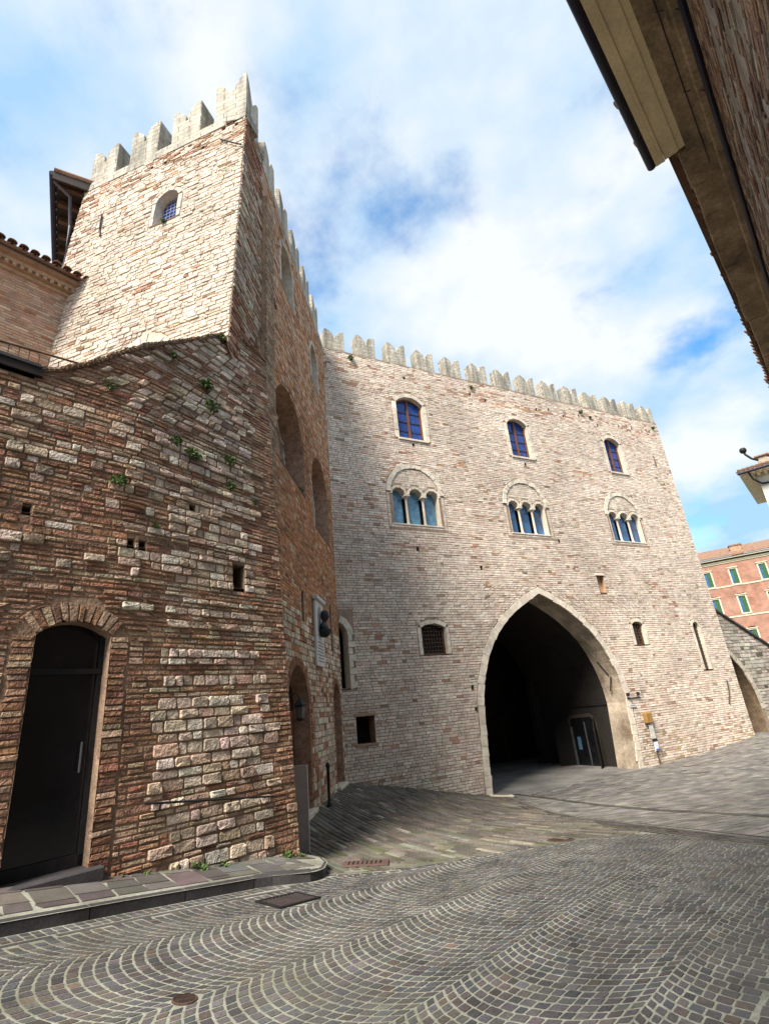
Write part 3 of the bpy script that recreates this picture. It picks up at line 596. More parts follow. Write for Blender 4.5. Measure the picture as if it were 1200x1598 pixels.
# windows
def leaded_window(F_, parent, a, b, vb, vs, vt, wv=-.24, glassm=M_BLUE, lattice=True, name='window'):
    poly = arch_poly(a, b, vb, vs, vt, 10)
    reveal('window_reveal', F_, poly, .03, wv - .08, M_PALE, parent)
    fr = MB(); m = (a + b) / 2
    fr.box(F_, m - .045, m + .045, vb, vt - .04, wv, wv + .07); fr.box(F_, a + .0, a + .05, vb, vs, wv, wv + .06); fr.box(F_, b - .07, b, vb, vs, wv, wv + .06); fr.box(F_, a, b, vb, vb + .04, wv, wv + .06)
    fr.strip([F_(u, v, wv + .055) for u, v in poly[1:-1]], [F_(u, v - .07, wv + .055) for u, v in poly[1:-1]])
    o = fr.build(name, M_WOOD, parent); nr = 4; top = vs + (vt - vs) * .3
    for (x0, x1) in ((a + .05, m - .045), (m + .045, b - .07)):
        for i in range(nr):
            y0 = vb + .04 + (top - vb - .04) * i / nr; y1 = vb + .04 + (top - vb - .04) * (i + 1) / nr
            if i == nr - 1: y1 = vt
            mb = MB(); mb.box(F_, x0, x1, y0 + .012, y1 - .012, wv - .012 - .004 * ((i * 7 + int(x0 * 10)) % 3), wv + .004 - .004 * ((i * 5 + int(x0 * 10)) % 3)); mb.build('pane', glassm, o)
    cm = MB()
    for i in range(1, nr):
        y = vb + .04 + (top - vb - .04) * i / nr; cm.box(F_, a + .04, b - .05, y - .018, y + .018, wv - .01, wv + .025)
    if lattice:
        for (x0, x1) in ((a + .05, m - .045), (m + .045, b - .07)):
            for k in range(-14, 26):
                for sgn in (1, -1):
                    xs = x0 + k * .11; y0_, y1_ = vb + .05, top; x_a = xs; x_b = xs + sgn * (y1_ - y0_) * .55
                    t0, t1 = 0, 1; dx = x_b - x_a; ta, tb = sorted(((x0 - x_a) / dx, (x1 - x_a) / dx)); t0 = max(0, ta); t1 = min(1, tb)
                    if t1 - t0 < .03: continue
                    P0_ = (x_a + dx * t0, y0_ + (y1_ - y0_) * t0); P1_ = (x_a + dx * t1, y0_ + (y1_ - y0_) * t1)
                    cm.add([F_(P0_[0] - .004, P0_[1], wv + .008), F_(P0_[0] + .004, P0_[1], wv + .008), F_(P1_[0] + .004, P1_[1], wv + .008), F_(P1_[0] - .004, P1_[1], wv + .008)], [(0, 1, 2, 3)])
    cm.build('lead_came', M_CAME, o)
    sl = MB(); sl.box(F_, a - .06, b + .06, vb - .07, vb + .005, wv, .07); sl.build('sill', M_PALE, o)
    return o
for (a, b) in UPW: leaded_window(F, palace, a, b, 9.83, 11.5, 11.80)
for ti, (t_, ps) in enumerate(zip(TRI, tri_polys)):
    o = MB().box(F, t_[0][0] - .08, t_[2][1] + .08, 6.16, 6.22, -.34, .030).build('triple_window', M_PALE, palace, bevel=.01)
    gm = (M_SKYGL, M_DSKYGL, M_DSKYGL)[ti]
    for p in ps:
        reveal('light_reveal', F, p[1:-1], .02, -.34, M_PALE, o, False); panel('pane', F, [(u + (.012 if u < (p[0][0] + p[-1][0]) / 2 else -.012), v) for u, v in p], (-.30, -.26, -.22)[ti], gm, o)
        MB().box(F, p[0][0], p[0][0] + .025, 6.22, 7.4, -.218, -.18).build('pane_frame', M_CAME, o)
    MB().strip([F(t_[0][0], 6.22, .02), F(t_[0][0], 7.38, .02)], [F(t_[0][0], 6.22, -.34), F(t_[0][0], 7.38, -.34)]).strip([F(t_[2][1], 6.22, .02), F(t_[2][1], 7.38, .02)], [F(t_[2][1], 6.22, -.34), F(t_[2][1], 7.38, -.34)]).build('jamb', M_PALE, o)
    MB().box(F, t_[0][0] - .02, t_[2][1] + .02, 6.2, 7.75, -.42, -.36).build('window_back', M_DARK, o)
    for a_, b_ in ((t_[0][1], t_[1][0]), (t_[1][1], t_[2][0])):
        m = (a_ + b_) / 2; cb = F(m, 6.22, -.13)
        MB().lathe(cb, [(.085, 0), (.085, .04), (.06, .07), (.05, .1), (.048, .6), (.046, .98), (.052, 1.0), (.05, 1.03), (.075, 1.1), (.075, 1.12)], 12).build('column', M_PALE, o, smooth=True)
        MB().box(F, m - .115, m + .115, 7.33, 7.40, -.28, .02).build('capital', M_PALE, o, bevel=.012)
        MB().box(F, a_, b_, 7.40, 7.46, -.32, .01).build('impost', M_PALE, o)
for p, wd in ((LOWW[0], .22), (LOWW[1], .22)):
    reveal('window_reveal', F, p, .03, -wd - .05, M_PALE, palace); a, b = p[0][0], p[-1][0]
    o = MB().box(F, a, a + .06, 1.55, 2.46, -.2, -.14).box(F, b - .06, b, 1.55, 2.46, -.2, -.14).box(F, a, b, 1.55, 1.61, -.2, -.14).build('barred_window', M_WOOD, palace)
    panel('pane', F, p, -.22, M_DGLASS, o); gr = MB()
    for x in np.arange(a + .12, b - .05, .11): gr.tube([F(x, 1.56, -.1), F(x, 2.5, -.1)], .009, 5)
    for y in np.arange(1.68, 2.5, .13): gr.tube([F(a + .02, y, -.1), F(b - .02, y, -.1)], .009, 5)
    gr.build('grille', M_RUST, o)
reveal('window_reveal', F, SLIM, .03, -.16, M_PALE, palace); o = panel('slit_window', F, SLIM, -.13, M_DGLASS, palace); gr = MB()
for y in np.arange(.5, 2.3, .16): gr.tube([F(17.38, y, -.09), F(17.84, y, -.09)], .008, 5)
for x in (17.5, 17.62, 17.74): gr.tube([F(x, .37, -.09), F(x, 2.4, -.09)], .008, 5)
gr.build('grille', M_RUST, o)
reveal('niche_side', F, SQ, .0, -.16, M_MORTAR_S, palace); panel('niche_back', F, SQ, -.16, M_MORTAR_S, palace)
MB().box(F, 11.9, 12.45, 4.52, 4.60, -.1, .05).build('lintel', M_PALE, palace, bevel=.008)
reveal('niche_side', F, SQH, .0, -.42, M_MORTAR_S, palace); panel('niche_back', F, SQH, -.42, M_DARK, palace)
MB().box(F, .34, 1.1, -1.0, -.93, -.3, .05).box(F, .36, 1.08, -.17, -.08, -.3, .035).build('niche_frame', mat('brick_frame', (.36, .24, .17), bump=.4), palace, bevel=.008)
reveal('window_reveal', F, CORN, .03, -.4, M_PALE, palace); panel('dark_window', F, CORN, -.4, M_DARK, palace)
# battlements
def merlon_mesh(wd, ht, th, name='merlon'):
    n = 7; pf = [(0, -.02)] + [(wd * .47 * math.sin(math.pi / 2 * k / n), ht * (.56 + .44 * math.cos(math.pi / 2 * k / n) ** .85)) for k in range(n + 1)]
    pf = pf + [(wd - x, y) for x, y in pf[::-1]]
    pf = [(x + (rng.normal(0, .008) if 0 < i < len(pf) - 1 else 0), y + (rng.normal(0, .012) if 0 < i < len(pf) - 1 else 0)) for i, (x, y) in enumerate(pf)]
    mb = MB(); mb.poly_prism(lambda u, v, w_: (u, w_, v), pf, 0, th)
    me = bpy.data.meshes.new(name); me.from_pydata(mb.v, [], mb.f); bm = bmesh.new(); bm.from_mesh(me); bmesh.ops.recalc_face_normals(bm, faces=bm.faces)
    bmesh.ops.bevel(bm, geom=[e for e in bm.edges], offset=.014, segments=1, affect='EDGES', clamp_overlap=True); bm.to_mesh(me); bm.free(); me.materials.append(M_MERLON); return me
MER = [merlon_mesh(.84, 1.02, .5) for _ in range(4)]
def merlon(F_, u, v, az_u, parent, k, w0=0.01, sc=1.0, sz=1.0):
    o = bpy.data.objects.new('merlon', MER[k % 4]); p = F_(u, v, w0); link(o, parent, tuple(float(x) for x in p))
    o.rotation_euler = (rng.normal(0, .008), rng.normal(0, .008), R(90 - az_u)); o.scale = (sc * rng.uniform(.97, 1.03), 1, sz * rng.uniform(.96, 1.04))
    return o
for k in range(14): merlon(F, 1.425 * k + (.02 if k else .1), FT, 62.5, palace, k)
MB().box(F, 0, FW, FT - .05, FT + .006, -.5, .018).build('parapet_course', M_MORTAR_F, palace)
# body behind the facade (roof, right side, rear) so that it is a closed building
MB().box(F, -.5, FW - .02, 12.6, 12.75, -11, -.5).box(F, FW - .5, FW - .01, -3.5, FT - .17, -11, -.02).box(F, -.5, FW, -3.5, 12.6, -11.4, -11).box(F, -.5, FW, 3.95, 4.2, -11, -.35).build('body', M_MORTAR_F, palace)
# passage behind the great arch
vp = GA; MB().strip([F(u, v, .0) for u, v in vp[:]], [F(u, v, -1.0) for u, v in vp[:]]).build('arch_soffit', M_PLASTER, palace)
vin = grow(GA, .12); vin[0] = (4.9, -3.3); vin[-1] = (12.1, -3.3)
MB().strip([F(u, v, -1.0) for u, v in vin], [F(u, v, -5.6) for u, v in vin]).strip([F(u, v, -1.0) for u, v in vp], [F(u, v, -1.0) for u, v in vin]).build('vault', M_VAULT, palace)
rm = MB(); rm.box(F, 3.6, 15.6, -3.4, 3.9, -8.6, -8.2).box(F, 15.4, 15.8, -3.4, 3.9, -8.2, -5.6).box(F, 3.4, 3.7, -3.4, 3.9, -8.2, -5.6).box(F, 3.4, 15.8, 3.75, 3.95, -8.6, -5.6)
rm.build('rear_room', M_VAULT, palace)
rw = arch_poly(4.9, 12.1, -3.3, -.5, 3.75, 28, 'pointed')
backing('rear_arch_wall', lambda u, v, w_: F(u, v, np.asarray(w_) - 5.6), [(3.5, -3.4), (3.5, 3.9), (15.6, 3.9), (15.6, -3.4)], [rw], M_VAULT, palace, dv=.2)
for a, b in ((10.6, 11.85), (12.05, 13.4), (13.6, 14.9)):
    p = arch_poly(a, b, -3.1, -1.5, -.75, 12, 'pointed'); d_ = MB().poly_prism(F, p, -8.19, -8.1).build('door', M_DWOOD, palace)
    MB().strip([F(u, v, -8.05) for u, v in grow(p, .12)], [F(u, v, -8.05) for u, v in p]).build('door_frame', mat('shaded_frame', (.05, .04, .033), bump=.3), d_)  # frame colour darkened to stand in for the passage's shade
# doorways along the right flank of the passage: frame with u running into the passage
FR = lambda u, v, w_=0.0: F(12.09 - np.asarray(w_, float), v, -np.asarray(u, float))
fd = lambda a, b: arch_poly(a, b, -3.15, -1.45, -1.1, 10, 'pointed')
for k, (a, b) in enumerate(((1.95, 3.35),)):
    p = fd(a, b); d_ = MB().poly_prism(FR, p, .02, .04).build('door', M_DGLASS, palace)
    MB().strip([FR(u, v, .05) for u, v in grow(p, .14)], [FR(u, v, .05) for u, v in p]).build('door_frame', mat('shaded_frame'), d_)
    MB().box(FR, a + .55, a + .60, -3.1, -1.3, .04, .07).box(FR, b - .06, b, -3.1, -1.5, .04, .09).build('glazing_bar', mat('grey_metal', (.09, .095, .10), rough=.4, bump=0), d_)
    MB().box(FR, b - .45, b - .25, -2.4, -1.9, .042, .05).build('poster', mat('blue_poster', (.07, .16, .26), bump=0), d_)
def leaf(hinge_u, az, wd):
    h = FR(hinge_u, 0, .06); d = np.array([math.sin(R(az)), math.cos(R(az))]); n_ = np.array([d[1], -d[0]])
    Lf = lambda u, v, w_=0.: np.array([h[0] + d[0] * u + n_[0] * w_, h[1] + d[1] * u + n_[1] * w_, v]); m = MB()
    m.poly_prism(Lf, [(0, -3.0), (0, -1.12), (wd * .35, -1.2), (wd * .7, -1.36), (wd, -1.6), (wd, -3.0)], 0, .05); o = m.build('door_leaf', mat('shade_black_wood', (.010, .008, .007), bump=.2, spec=.2), palace)  # near-black leaf colour imitates shade inside the passage
    MB().box(Lf, .08, wd - .08, -2.85, -2.1, -.012, .062).box(Lf, .08, wd - .08, -2.0, -1.5, -.012, .062).build('leaf_panel', mat('shade_black_wood'), o)
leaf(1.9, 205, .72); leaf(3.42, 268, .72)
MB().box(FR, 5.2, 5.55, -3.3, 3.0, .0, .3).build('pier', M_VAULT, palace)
MB().tube([FR(3.6, -.62, .07), FR(.4, -.55, .07), FR(.05, -.52, .05)], .022, 6).build('iron_bar', M_IRON, palace)
MB().box(F, 12.0, 12.75, -.50, -.46, .034, .06).build('bracket_bar', M_IRON, palace)
for (u, v, a_) in ((.55, .75, 24), (.45, .12, -22)):
    d_ = np.array([math.sin(R(a_)), math.cos(R(a_))]) * .3; x = lambda uu, vv: F(11.86 - max(0, vv) * .12 - max(0, vv - .5) * .25, vv, -uu)
    MB().tube([x(u - d_[0], v - d_[1]), x(u + d_[0], v + d_[1])], .022, 6).build('tie_anchor', M_IRON, palace)
MB().tube([F(18.62, -.18, .05), F(18.5, -.7, .06), F(18.28, -1.15, .05)], .03, 6).build('tie_anchor', M_RUST, palace)
MB().tube([F(18.3, 10.6, .05), F(18.3, 11.2, .05)], .02, 6).build('tie_anchor', M_RUST, palace)

# ------------------------------------------------------------------ TOWER WING (tower front and the long side wall)
nT = np.array([math.sin(R(197.7)), math.cos(R(197.7))])
T = frame((-2.33, 7.79), -72.3, 197.7, lean=lambda u, v: np.clip(FT - v, 0, 9) * .066)
def S(u, v, w_=0.0):
    u, v, w_ = np.broadcast_arrays(np.asarray(u, float), np.asarray(v, float), np.asarray(w_, float)); a = R(3.5)
    fr = np.clip((u - 7.0) / 1.63, 0, 1); ln = np.clip(FT - v, 0, 7.5) * .066 * fr
    return np.stack([-1.81 - u * math.sin(a) + w_ * math.cos(a) + nT[0] * ln, 16.40 - u * math.cos(a) - w_ * math.sin(a) + nT[1] * ln, v * 1.0], -1)
wing = thing('tower_wing', (-3.5, 11, -2), 'battlemented corner tower with pale stone front and long brown brick flank', 'tower')
tw = arch_poly(1.66, 2.27, 10.50, 11.25, 11.52, 8); tdoor = arch_poly(1.55, 2.35, 5.9, 6.7, 6.98, 10)
tputs = [rect(u, u + .1, v, v + .1) for u, v in ((.55, 12.95), (1.1, 12.6), (2.2, 12.75), (2.6, 12.8), (1.6, 12.85), (.2, 12.9))]
tout = [(0, 6.45), (0, FT), (4.85, FT), (5.05, 4.2), (2.6, 4.4)]
twall = backing('tower_wall', T, tout, [tw, tdoor] + tputs, mat('tower_mortar', (.50, .41, .32), var=.3, scale=4, fine=30, bump=.5, bdist=.015), wing, dv=.06, du=.6)
put_holes(T, tputs, twall)
backing('leak_blocker', T, [(.1, 6.6), (.1, FT - .2), (4.8, FT - .2), (4.9, 4.6), (2.6, 4.7)], [], M_DARK, wing, dv=.4, du=.6, w0=-.40)  # unseen dark sheet added to block light leaking through gaps
Q = lay(tout, [grow(tw, .13, .06), grow(tdoor, .26, 0)] + tputs, lambda v: rng.uniform(.065, .12), lambda u, v, h: rng.uniform(.10, .36))
c = Q.mean(1); U_, V_ = c[:, 0], c[:, 1]; pz = vn(U_, V_, .9, 6) * .6 + vn(U_, V_ * 2, .5, 7) * .4
tb = ss(V_, 12.35, 12.5) * (1 - ss(V_, 13.05, 13.15)) * (.35 + .65 * (1 - ss(U_, 1.0, 3.2))); lb = ss(U_, 4.1, 4.5) * ss(V_, 8.5, 9.5) * .8; pb = np.exp(-(((U_ - 2.05) / .45) ** 2 + ((V_ - 8.75) / .28) ** 2))
cols = pick(len(Q), [(1.7, (.69, .58, .475), .06), (.8, (.64, .51, .41), .08), (1.0, (.73, .64, .54), .055), (.04 + .22 * ss(pz, .55, .75) + 2.5 * tb + 1.5 * lb + 3 * pb, (.38, .23, .15), .18), (.07, (.40, .33, .25), .2)])
masonry(twall, Q, T, cols, M_ROUGH, proud=.018, inset=.009, g=.008, ring8=True, pv=.6, hide=lambda u, v: v < 6.3)
q1 = np.concatenate([voussoirs(tw[1:-1], .12, .14), voussoirs(tw[:2], .12, .22), voussoirs(tw[-2:], .12, .22), voussoirs(tdoor[1:-1], .24, .15)])
masonry(twall, q1, T, shade((.60, .53, .44), len(q1), .07), M_STONE, name='dressed_stone', proud=.03, inset=.006, g=.01, pv=.2)
reveal('window_reveal', T, tw, .03, -.24, M_PALE, wing)
o = panel('tower_window', T, tw, -.20, M_BLUE, wing); gr = MB()
for y in np.arange(10.6, 11.5, .12): gr.box(T, 1.66, 2.27, y - .006, y + .006, -.197, -.18)
for x in np.arange(1.74, 2.27, .1): gr.box(T, x - .005, x + .005, 10.5, 11.5, -.197, -.18)
gr.build('lead_came', mat('pale_came', (.30, .30, .36), bump=0), o)
panel('dark_door', T, tdoor, -.3, M_DARK, wing); reveal('door_reveal', T, tdoor, .03, -.32, M_MORTAR_L, wing)
MB().tube([T(3.95, 11.75, .05), T(3.9, 11.2, .06), T(3.85, 10.95, .05)], .022, 6).build('tie_anchor', M_IRON, wing)
MB().tube([T(.62, 12.55, .05), T(.3, 12.2, .07), T(.02, 11.95, .06)], .016, 6).build('tie_anchor', M_IRON, wing)
for k in range(1, 4): merlon(T, 1.30 * k + .86, FT, -72.3, wing, k + 1, sc=1.04, sz=1.2).rotation_euler[2] = R(90 + 72.3 - 180)
MB().box(T, 0, 4.85, FT - .3, FT + .006, -.5, .03).build('parapet_course', M_MERLON, wing)
def corner_merlon():
    wd, ht, th, n = .86, 1.40, .5, 12; pr = lambda m_: ht * (.60 + .40 * math.cos(math.pi / 2 * min(1, min(m_, wd - m_) / (wd * .47))))
    g_ = sorted(set([wd * i / n for i in range(n + 1)] + [th])); c0 = T(0, FT, .015); tx = np.array([math.sin(R(-72.3)), math.cos(R(-72.3)), 0]); ty = np.array([math.sin(R(3.5)), math.cos(R(3.5)), 0])
    pt = lambda x, y, z: tuple(c0 + tx * x + ty * y + np.array([0, 0, z])); m = MB(); top = lambda x, y: pt(x, y, pr(max(x, y)))
    inside = lambda x, y: (x < th - 1e-6 or y < th - 1e-6) and 0 < x < wd and 0 < y < wd
    for i in range(len(g_) - 1):
        for j in range(len(g_) - 1):
            x0, x1, y0, y1 = g_[i], g_[i + 1], g_[j], g_[j + 1]
            if not inside((x0 + x1) / 2, (y0 + y1) / 2): continue
            m.add([top(x0, y0), top(x1, y0), top(x1, y1), top(x0, y1)], [(0, 1, 2), (0, 2, 3)] )
            for (a, b, nx_, ny_) in (((x0, y0), (x1, y0), (x0 + x1) / 2, y0 - .01), ((x0, y1), (x1, y1), (x0 + x1) / 2, y1 + .01), ((x0, y0), (x0, y1), x0 - .01, (y0 + y1) / 2), ((x1, y0), (x1, y1), x1 + .01, (y0 + y1) / 2)):
                if not inside(nx_, ny_): m.add([pt(*a, -.02), pt(*b, -.02), top(*b), top(*a)], [(0, 1, 2, 3)])
    m.build('merlon', M_MERLON, wing)
corner_merlon()
# long side wall
bigA = arch_poly(3.9, 6.75, 5.38, 6.27, 7.68, 18); arch2 = arch_poly(.72, 3.02, 4.95, 6.32, 7.47, 16); sw1 = arch_poly(4.7, 5.92, 10.8, 11.9, 12.52, 12); sw2 = arch_poly(1.45, 2.5, 10.2, 11.25, 11.78, 12)
dr1 = arch_poly(4.33, 6.10, -2.3, .15, 1.0, 14); dr2 = arch_poly(.42, 1.36, -2.2, .35, .8, 10); sl1 = arch_poly(4.45, 4.72, 2.05, 2.6, 2.74, 6); sl2 = arch_poly(1.0, 1.32, 1.7, 2.85, 3.02, 6)
sput = [rect(u, u + .11, v, v + .11) for u, v in ((1.2, 4.35), (5.2, 12.95), (6.4, 12.9), (3.2, 12.8), (2.2, 12.95))]
sout = [(0, -3.2), (0, FT), (8.63, FT), (8.63, 6.2), (7.55, 5.6), (7.5, -3.2)]; sh = [bigA, arch2, sw1, sw2, dr1, dr2, sl1, sl2] + sput
swall = backing('flank_wall', S, sout, sh, M_MORTAR_S, wing, dv=.06, du=.6)
put_holes(S, sput, swall)
backing('leak_blocker', S, [(.02, -3), (.02, FT - .2), (7.4, FT - .2), (7.4, -3)], [], M_DARK, wing, dv=.4, du=.6, w0=-.62)  # added blocking sheet behind the flank, against light leaks
lowstone = lambda u: 2.3 + .55 * (vn(np.asarray(u), np.zeros_like(np.asarray(u, float)), .8, 3) - .5)
Qb = lay([(0, 2.2), (0, FT), (7.0, FT), (7.0, 2.2)], [grow(bigA, .02), grow(arch2, .02), grow(sw1, .17, .03), grow(sw2, .15, .03), grow(sl1, .08), grow(sl2, .08)] + sput, lambda v: rng.uniform(.062, .075), lambda u, v, h: rng.uniform(.2, .3))
c = Qb.mean(1); pz = vn(c[:, 0], c[:, 1], 1.5, 8); up = ss(c[:, 1], 6.8, 9.2)
cb = pick(len(Qb), [(1.0, (.46, .215, .105), .15), (.6, (.53, .28, .15), .13), (.2 + 1.8 * up, (.62, .42, .28), .11), (.25 * pz, (.28, .135, .08), .2), (.025 + .14 * up, (.66, .57, .46), .1)])
Ql = lay([(0, -3.0), (0, 2.2), (7.45, 2.2), (7.45, -3.0)], [grow(dr1, .2), grow(dr2, .16), grow(sl1, .08), grow(sl2, .08)], lambda v: rng.uniform(.10, .16), lambda u, v, h: rng.uniform(.16, .42))
c = Ql.mean(1); cl = pick(len(Ql), [(1.0, (.66, .56, .44), .12), (.5, (.54, .40, .30), .14), (.75 * vn(c[:, 0], c[:, 1], .6, 5) + .15, (.38, .18, .10), .18)])
Qt = lay([(7.45, 6.1), (7.45, FT), (8.63, FT), (8.63, 6.2)], [], lambda v: rng.uniform(.09, .14), lambda u, v, h: rng.uniform(.16, .4))
c = Qt.mean(1); ct = pick(len(Qt), [(1.0, (.50, .42, .33), .14), (.8, (.36, .25, .17), .16), (1.0 * ss(c[:, 1], 11.6, 12.3) * 6 + .3 + 2 * (1 - ss(c[:, 1], 6.5, 8.5)), (.30, .15, .09), .18)])
masonry(swall, np.concatenate([Ql, Qt]), S, np.concatenate([cl, ct]), M_ROUGH, proud=.022, inset=.010, g=.012, ring8=True, pv=.5, hide=lambda u, v: (u > 6.2) & (v < 6.5))
masonry(swall, Qb, S, cb, M_ROUGH, name='brick', stuff='brickwork', proud=.012, inset=.005, g=.013, pv=.5, n_ind=200, hide=lambda u, v: (u > 6.6) & (v < 6.5))
Qv = np.concatenate([voussoirs(p[1:-1], .15, .2) for p in (sw1, sw2)] + [voussoirs(p[k:k + 2 or None], .14, .28) for p in (sw1, sw2) for k in (0, len(sw1) - 2 if p is sw1 else len(sw2) - 2)])
masonry(swall, Qv, S, shade((.52, .46, .38), len(Qv), .07), M_STONE, name='dressed_stone', proud=.03, inset=.006, g=.01)
Qv = np.concatenate([voussoirs(dr1[1:-1], .19, .07), voussoirs(dr2[1:-1], .15, .07), voussoirs(dr1[:2], .18, .07), voussoirs(dr1[-2:], .18, .07), voussoirs(dr2[:2], .15, .07), voussoirs(dr2[-2:], .15, .07)])
masonry(swall, Qv, S, pick(len(Qv), [(1, (.29, .13, .07), .16), (.5, (.36, .19, .11), .14)]), M_ROUGH, name='brick', stuff='brickwork', proud=.015, inset=.004, g=.012, n_ind=60)
M_BRKREV = mat('brick_reveal', (.40, .26, .18), var=.4, scale=6, fine=25, bump=.7, bdist=.02)
for p, d_, nm in ((bigA, .55, 'blind_arch'), (arch2, .45, 'blind_arch')):
    reveal('arch_reveal', S, p, .0, -d_, M_BRKREV, wing); bk = panel(nm, S, p, -d_, M_BRKREV, wing)
    inner = arch_poly(p[0][0] + .28, p[-1][0] - .28, p[0][1], p[1][1] - .02, p[len(p) // 2][1] - .30, 16)
    q = voussoirs(inner[1:-1], .13, .18); masonry(bk, q, lambda u, v, w_, d0=d_: S(u, v, np.asarray(w_) - d0), shade((.50, .43, .35), len(q), .08), M_STONE, name='ring_stone', proud=.07, inset=.005, g=.006)
    for q0 in (inner[:2], inner[-2:]):
        q = voussoirs(q0, .13, .3); masonry(bk, q, lambda u, v, w_, d0=d_: S(u, v, np.asarray(w_) - d0), shade((.50, .43, .35), len(q), .08), M_STONE, name='ring_stone', proud=.07, inset=.005, g=.006)
for p in (sw1, sw2): reveal('window_reveal', S, p, .03, -.4, M_PALE, wing); panel('dark_window', S, p, -.36, M_DARK, wing)
for p in (sl1, sl2): reveal('slit_reveal', S, p, .0, -.3, M_BRKREV, wing); panel('slit_window', S, p, -.3, M_DARK, wing)
for p, nm in ((dr1, 'door'), (dr2, 'door')):
    reveal('door_reveal', S, p, .02, -.5, M_BRKREV, wing, False); a, b = p[0][0], p[-1][0]; m = (a + b) / 2
    d_ = MB().poly_prism(S, arch_poly(a, b, -1.95, p[1][1], p[len(p) // 2][1], 10), -.34, -.42).build(nm, M_DWOOD if p is dr1 else M_WOOD, wing)
    pl = MB()
    for x in np.arange(a + .1, b - .05, .17): pl.box(S, x, x + .15, -1.9, p[1][1] - .02, -.34, -.325)
    pl.build('planks', M_WOOD, d_)
    MB().box(S, a - .1, b + .1, -2.3, -1.80, -.5, .12).build('threshold', M_PALE, wing, bevel=.015)
MB().tube([S(6.85, 10.7, .05), S(6.83, 10.2, .06), S(6.78, 9.75, .05)], .022, 6).build('tie_anchor', M_IRON, wing)
MB().tube([S(6.9, 9.45, .05), S(6.7, 9.15, .09)], .02, 6).build('tie_anchor', M_IRON, wing)
# brick pilaster
Qp = lay([(6.98, 2.2), (6.98, 12.0), (7.45, 12.0), (7.45, 2.2)], [], lambda v: rng.uniform(.062, .075), lambda u, v, h: .24)
pil = MB().box(S, 6.98, 7.45, 2.0, 12.0, .0, .12).build('pilaster', M_MORTAR_S, wing)
masonry(pil, Qp, lambda u, v, w_: S(u, v, np.asarray(w_) + .12), pick(len(Qp), [(1, (.40, .28, .18), .15), (.6, (.47, .37, .26), .14), (.4, (.32, .19, .12), .15)]), M_ROUGH, name='brick', stuff='brickwork', proud=.012, inset=.005, g=.012, n_ind=40)
for k in range(1, 6):
    o = merlon(S, 7.83 - 1.385 * k + .80, FT, 3.5, wing, k); o.rotation_euler[2] = R(90 - 3.5)
MB().box(S, 0, 8.6, FT - .3, FT + .008, -.5, .022).build('parapet_course', M_MERLON, wing)
cN = np.array([-.954, .30])   # body: roof and hidden sides
bA, bB = np.array([-2.33, 7.79]), np.array([-1.81, 16.4]); bD = np.array([-6.95, 9.25]); bC = np.array([-6.6, 17.6])
def slab(P4, z0, z1): return [(*p, z0) for p in P4] + [(*p, z1) for p in P4]
rb = MB(); rb.box8(slab([bA + (-.5, .5), bB + (-.5, -.0), bC, bD + (.4, .4)], 12.6, 12.75)); rb.box8(slab([bD + (.02, .05), bD + (.4, .05), bC + (.4, 0), bC], 3, FT - .3)); rb.build('body', M_MORTAR_F, wing)

# ------------------------------------------------------------------ OLD STAIR HOUSE at the left
LF = frame((-1.56, 7.95), 222.0, 132.0, lean=lambda u, v: -(v + 1.72) * .088 * np.clip(1 - u / 2.5, 0, 1.05))
house = thing('stair_house', LF(1.5, -1.7, -1), 'rough old house wall of mixed stone and brick with sloping stair parapet and dark door', 'house')
TOPL = [(-.02, 6.66), (.12, 6.70), (.88, 6.70), (1.60, 6.02), (2.24, 5.47), (2.53, 5.24), (2.78, 5.02), (3.2, 4.60), (3.54, 4.34), (3.74, 4.24), (3.8, 4.15), (8.2, 4.15)]
lout = [(-.02, -2.6)] + TOPL + [(8.2, -2.6)]
ldoor = arch_poly(2.62, 3.38, -1.8, 1.06, 1.21, 10); lhole = rect(.72, .93, 1.86, 2.22)
lput = [rect(u, u + .09, v, v + .09) for u, v in ((2.45, 2.2), (2.3, 2.2), (1.6, 2.9), (3.6, 2.4))]
lwall = backing('wall', LF, lout, [ldoor, lhole] + lput, M_MORTAR_L, house, dv=.07, du=.35)
put_holes(LF, lput, lwall)
backing('leak_blocker', LF, [(.02, -2.5)] + [(max(u, .02), v - .06) for u, v in TOPL] + [(8.1, -2.5)], [], M_DARK, house, dv=.3, du=.35, w0=-.36)  # hidden sheet added so no sky light shows through openings
Q = []; cols = []; PRD = []
def hrow(v):
    return rng.uniform(.075, .14) * (1.12 if v < .3 else 1) if rng.random() < .64 else rng.uniform(.052, .068)
rows = lay(lout, [grow(ldoor, .22, 0), lhole] + lput, hrow, lambda u, v, h: (rng.uniform(.10, .33) if h > .07 else rng.uniform(.15, .27)))
BRK = [(1.0, (.36, .185, .115), .17), (.7, (.42, .24, .155), .16), (.4, (.27, .14, .095), .2), (.6, (.46, .315, .215), .14)]
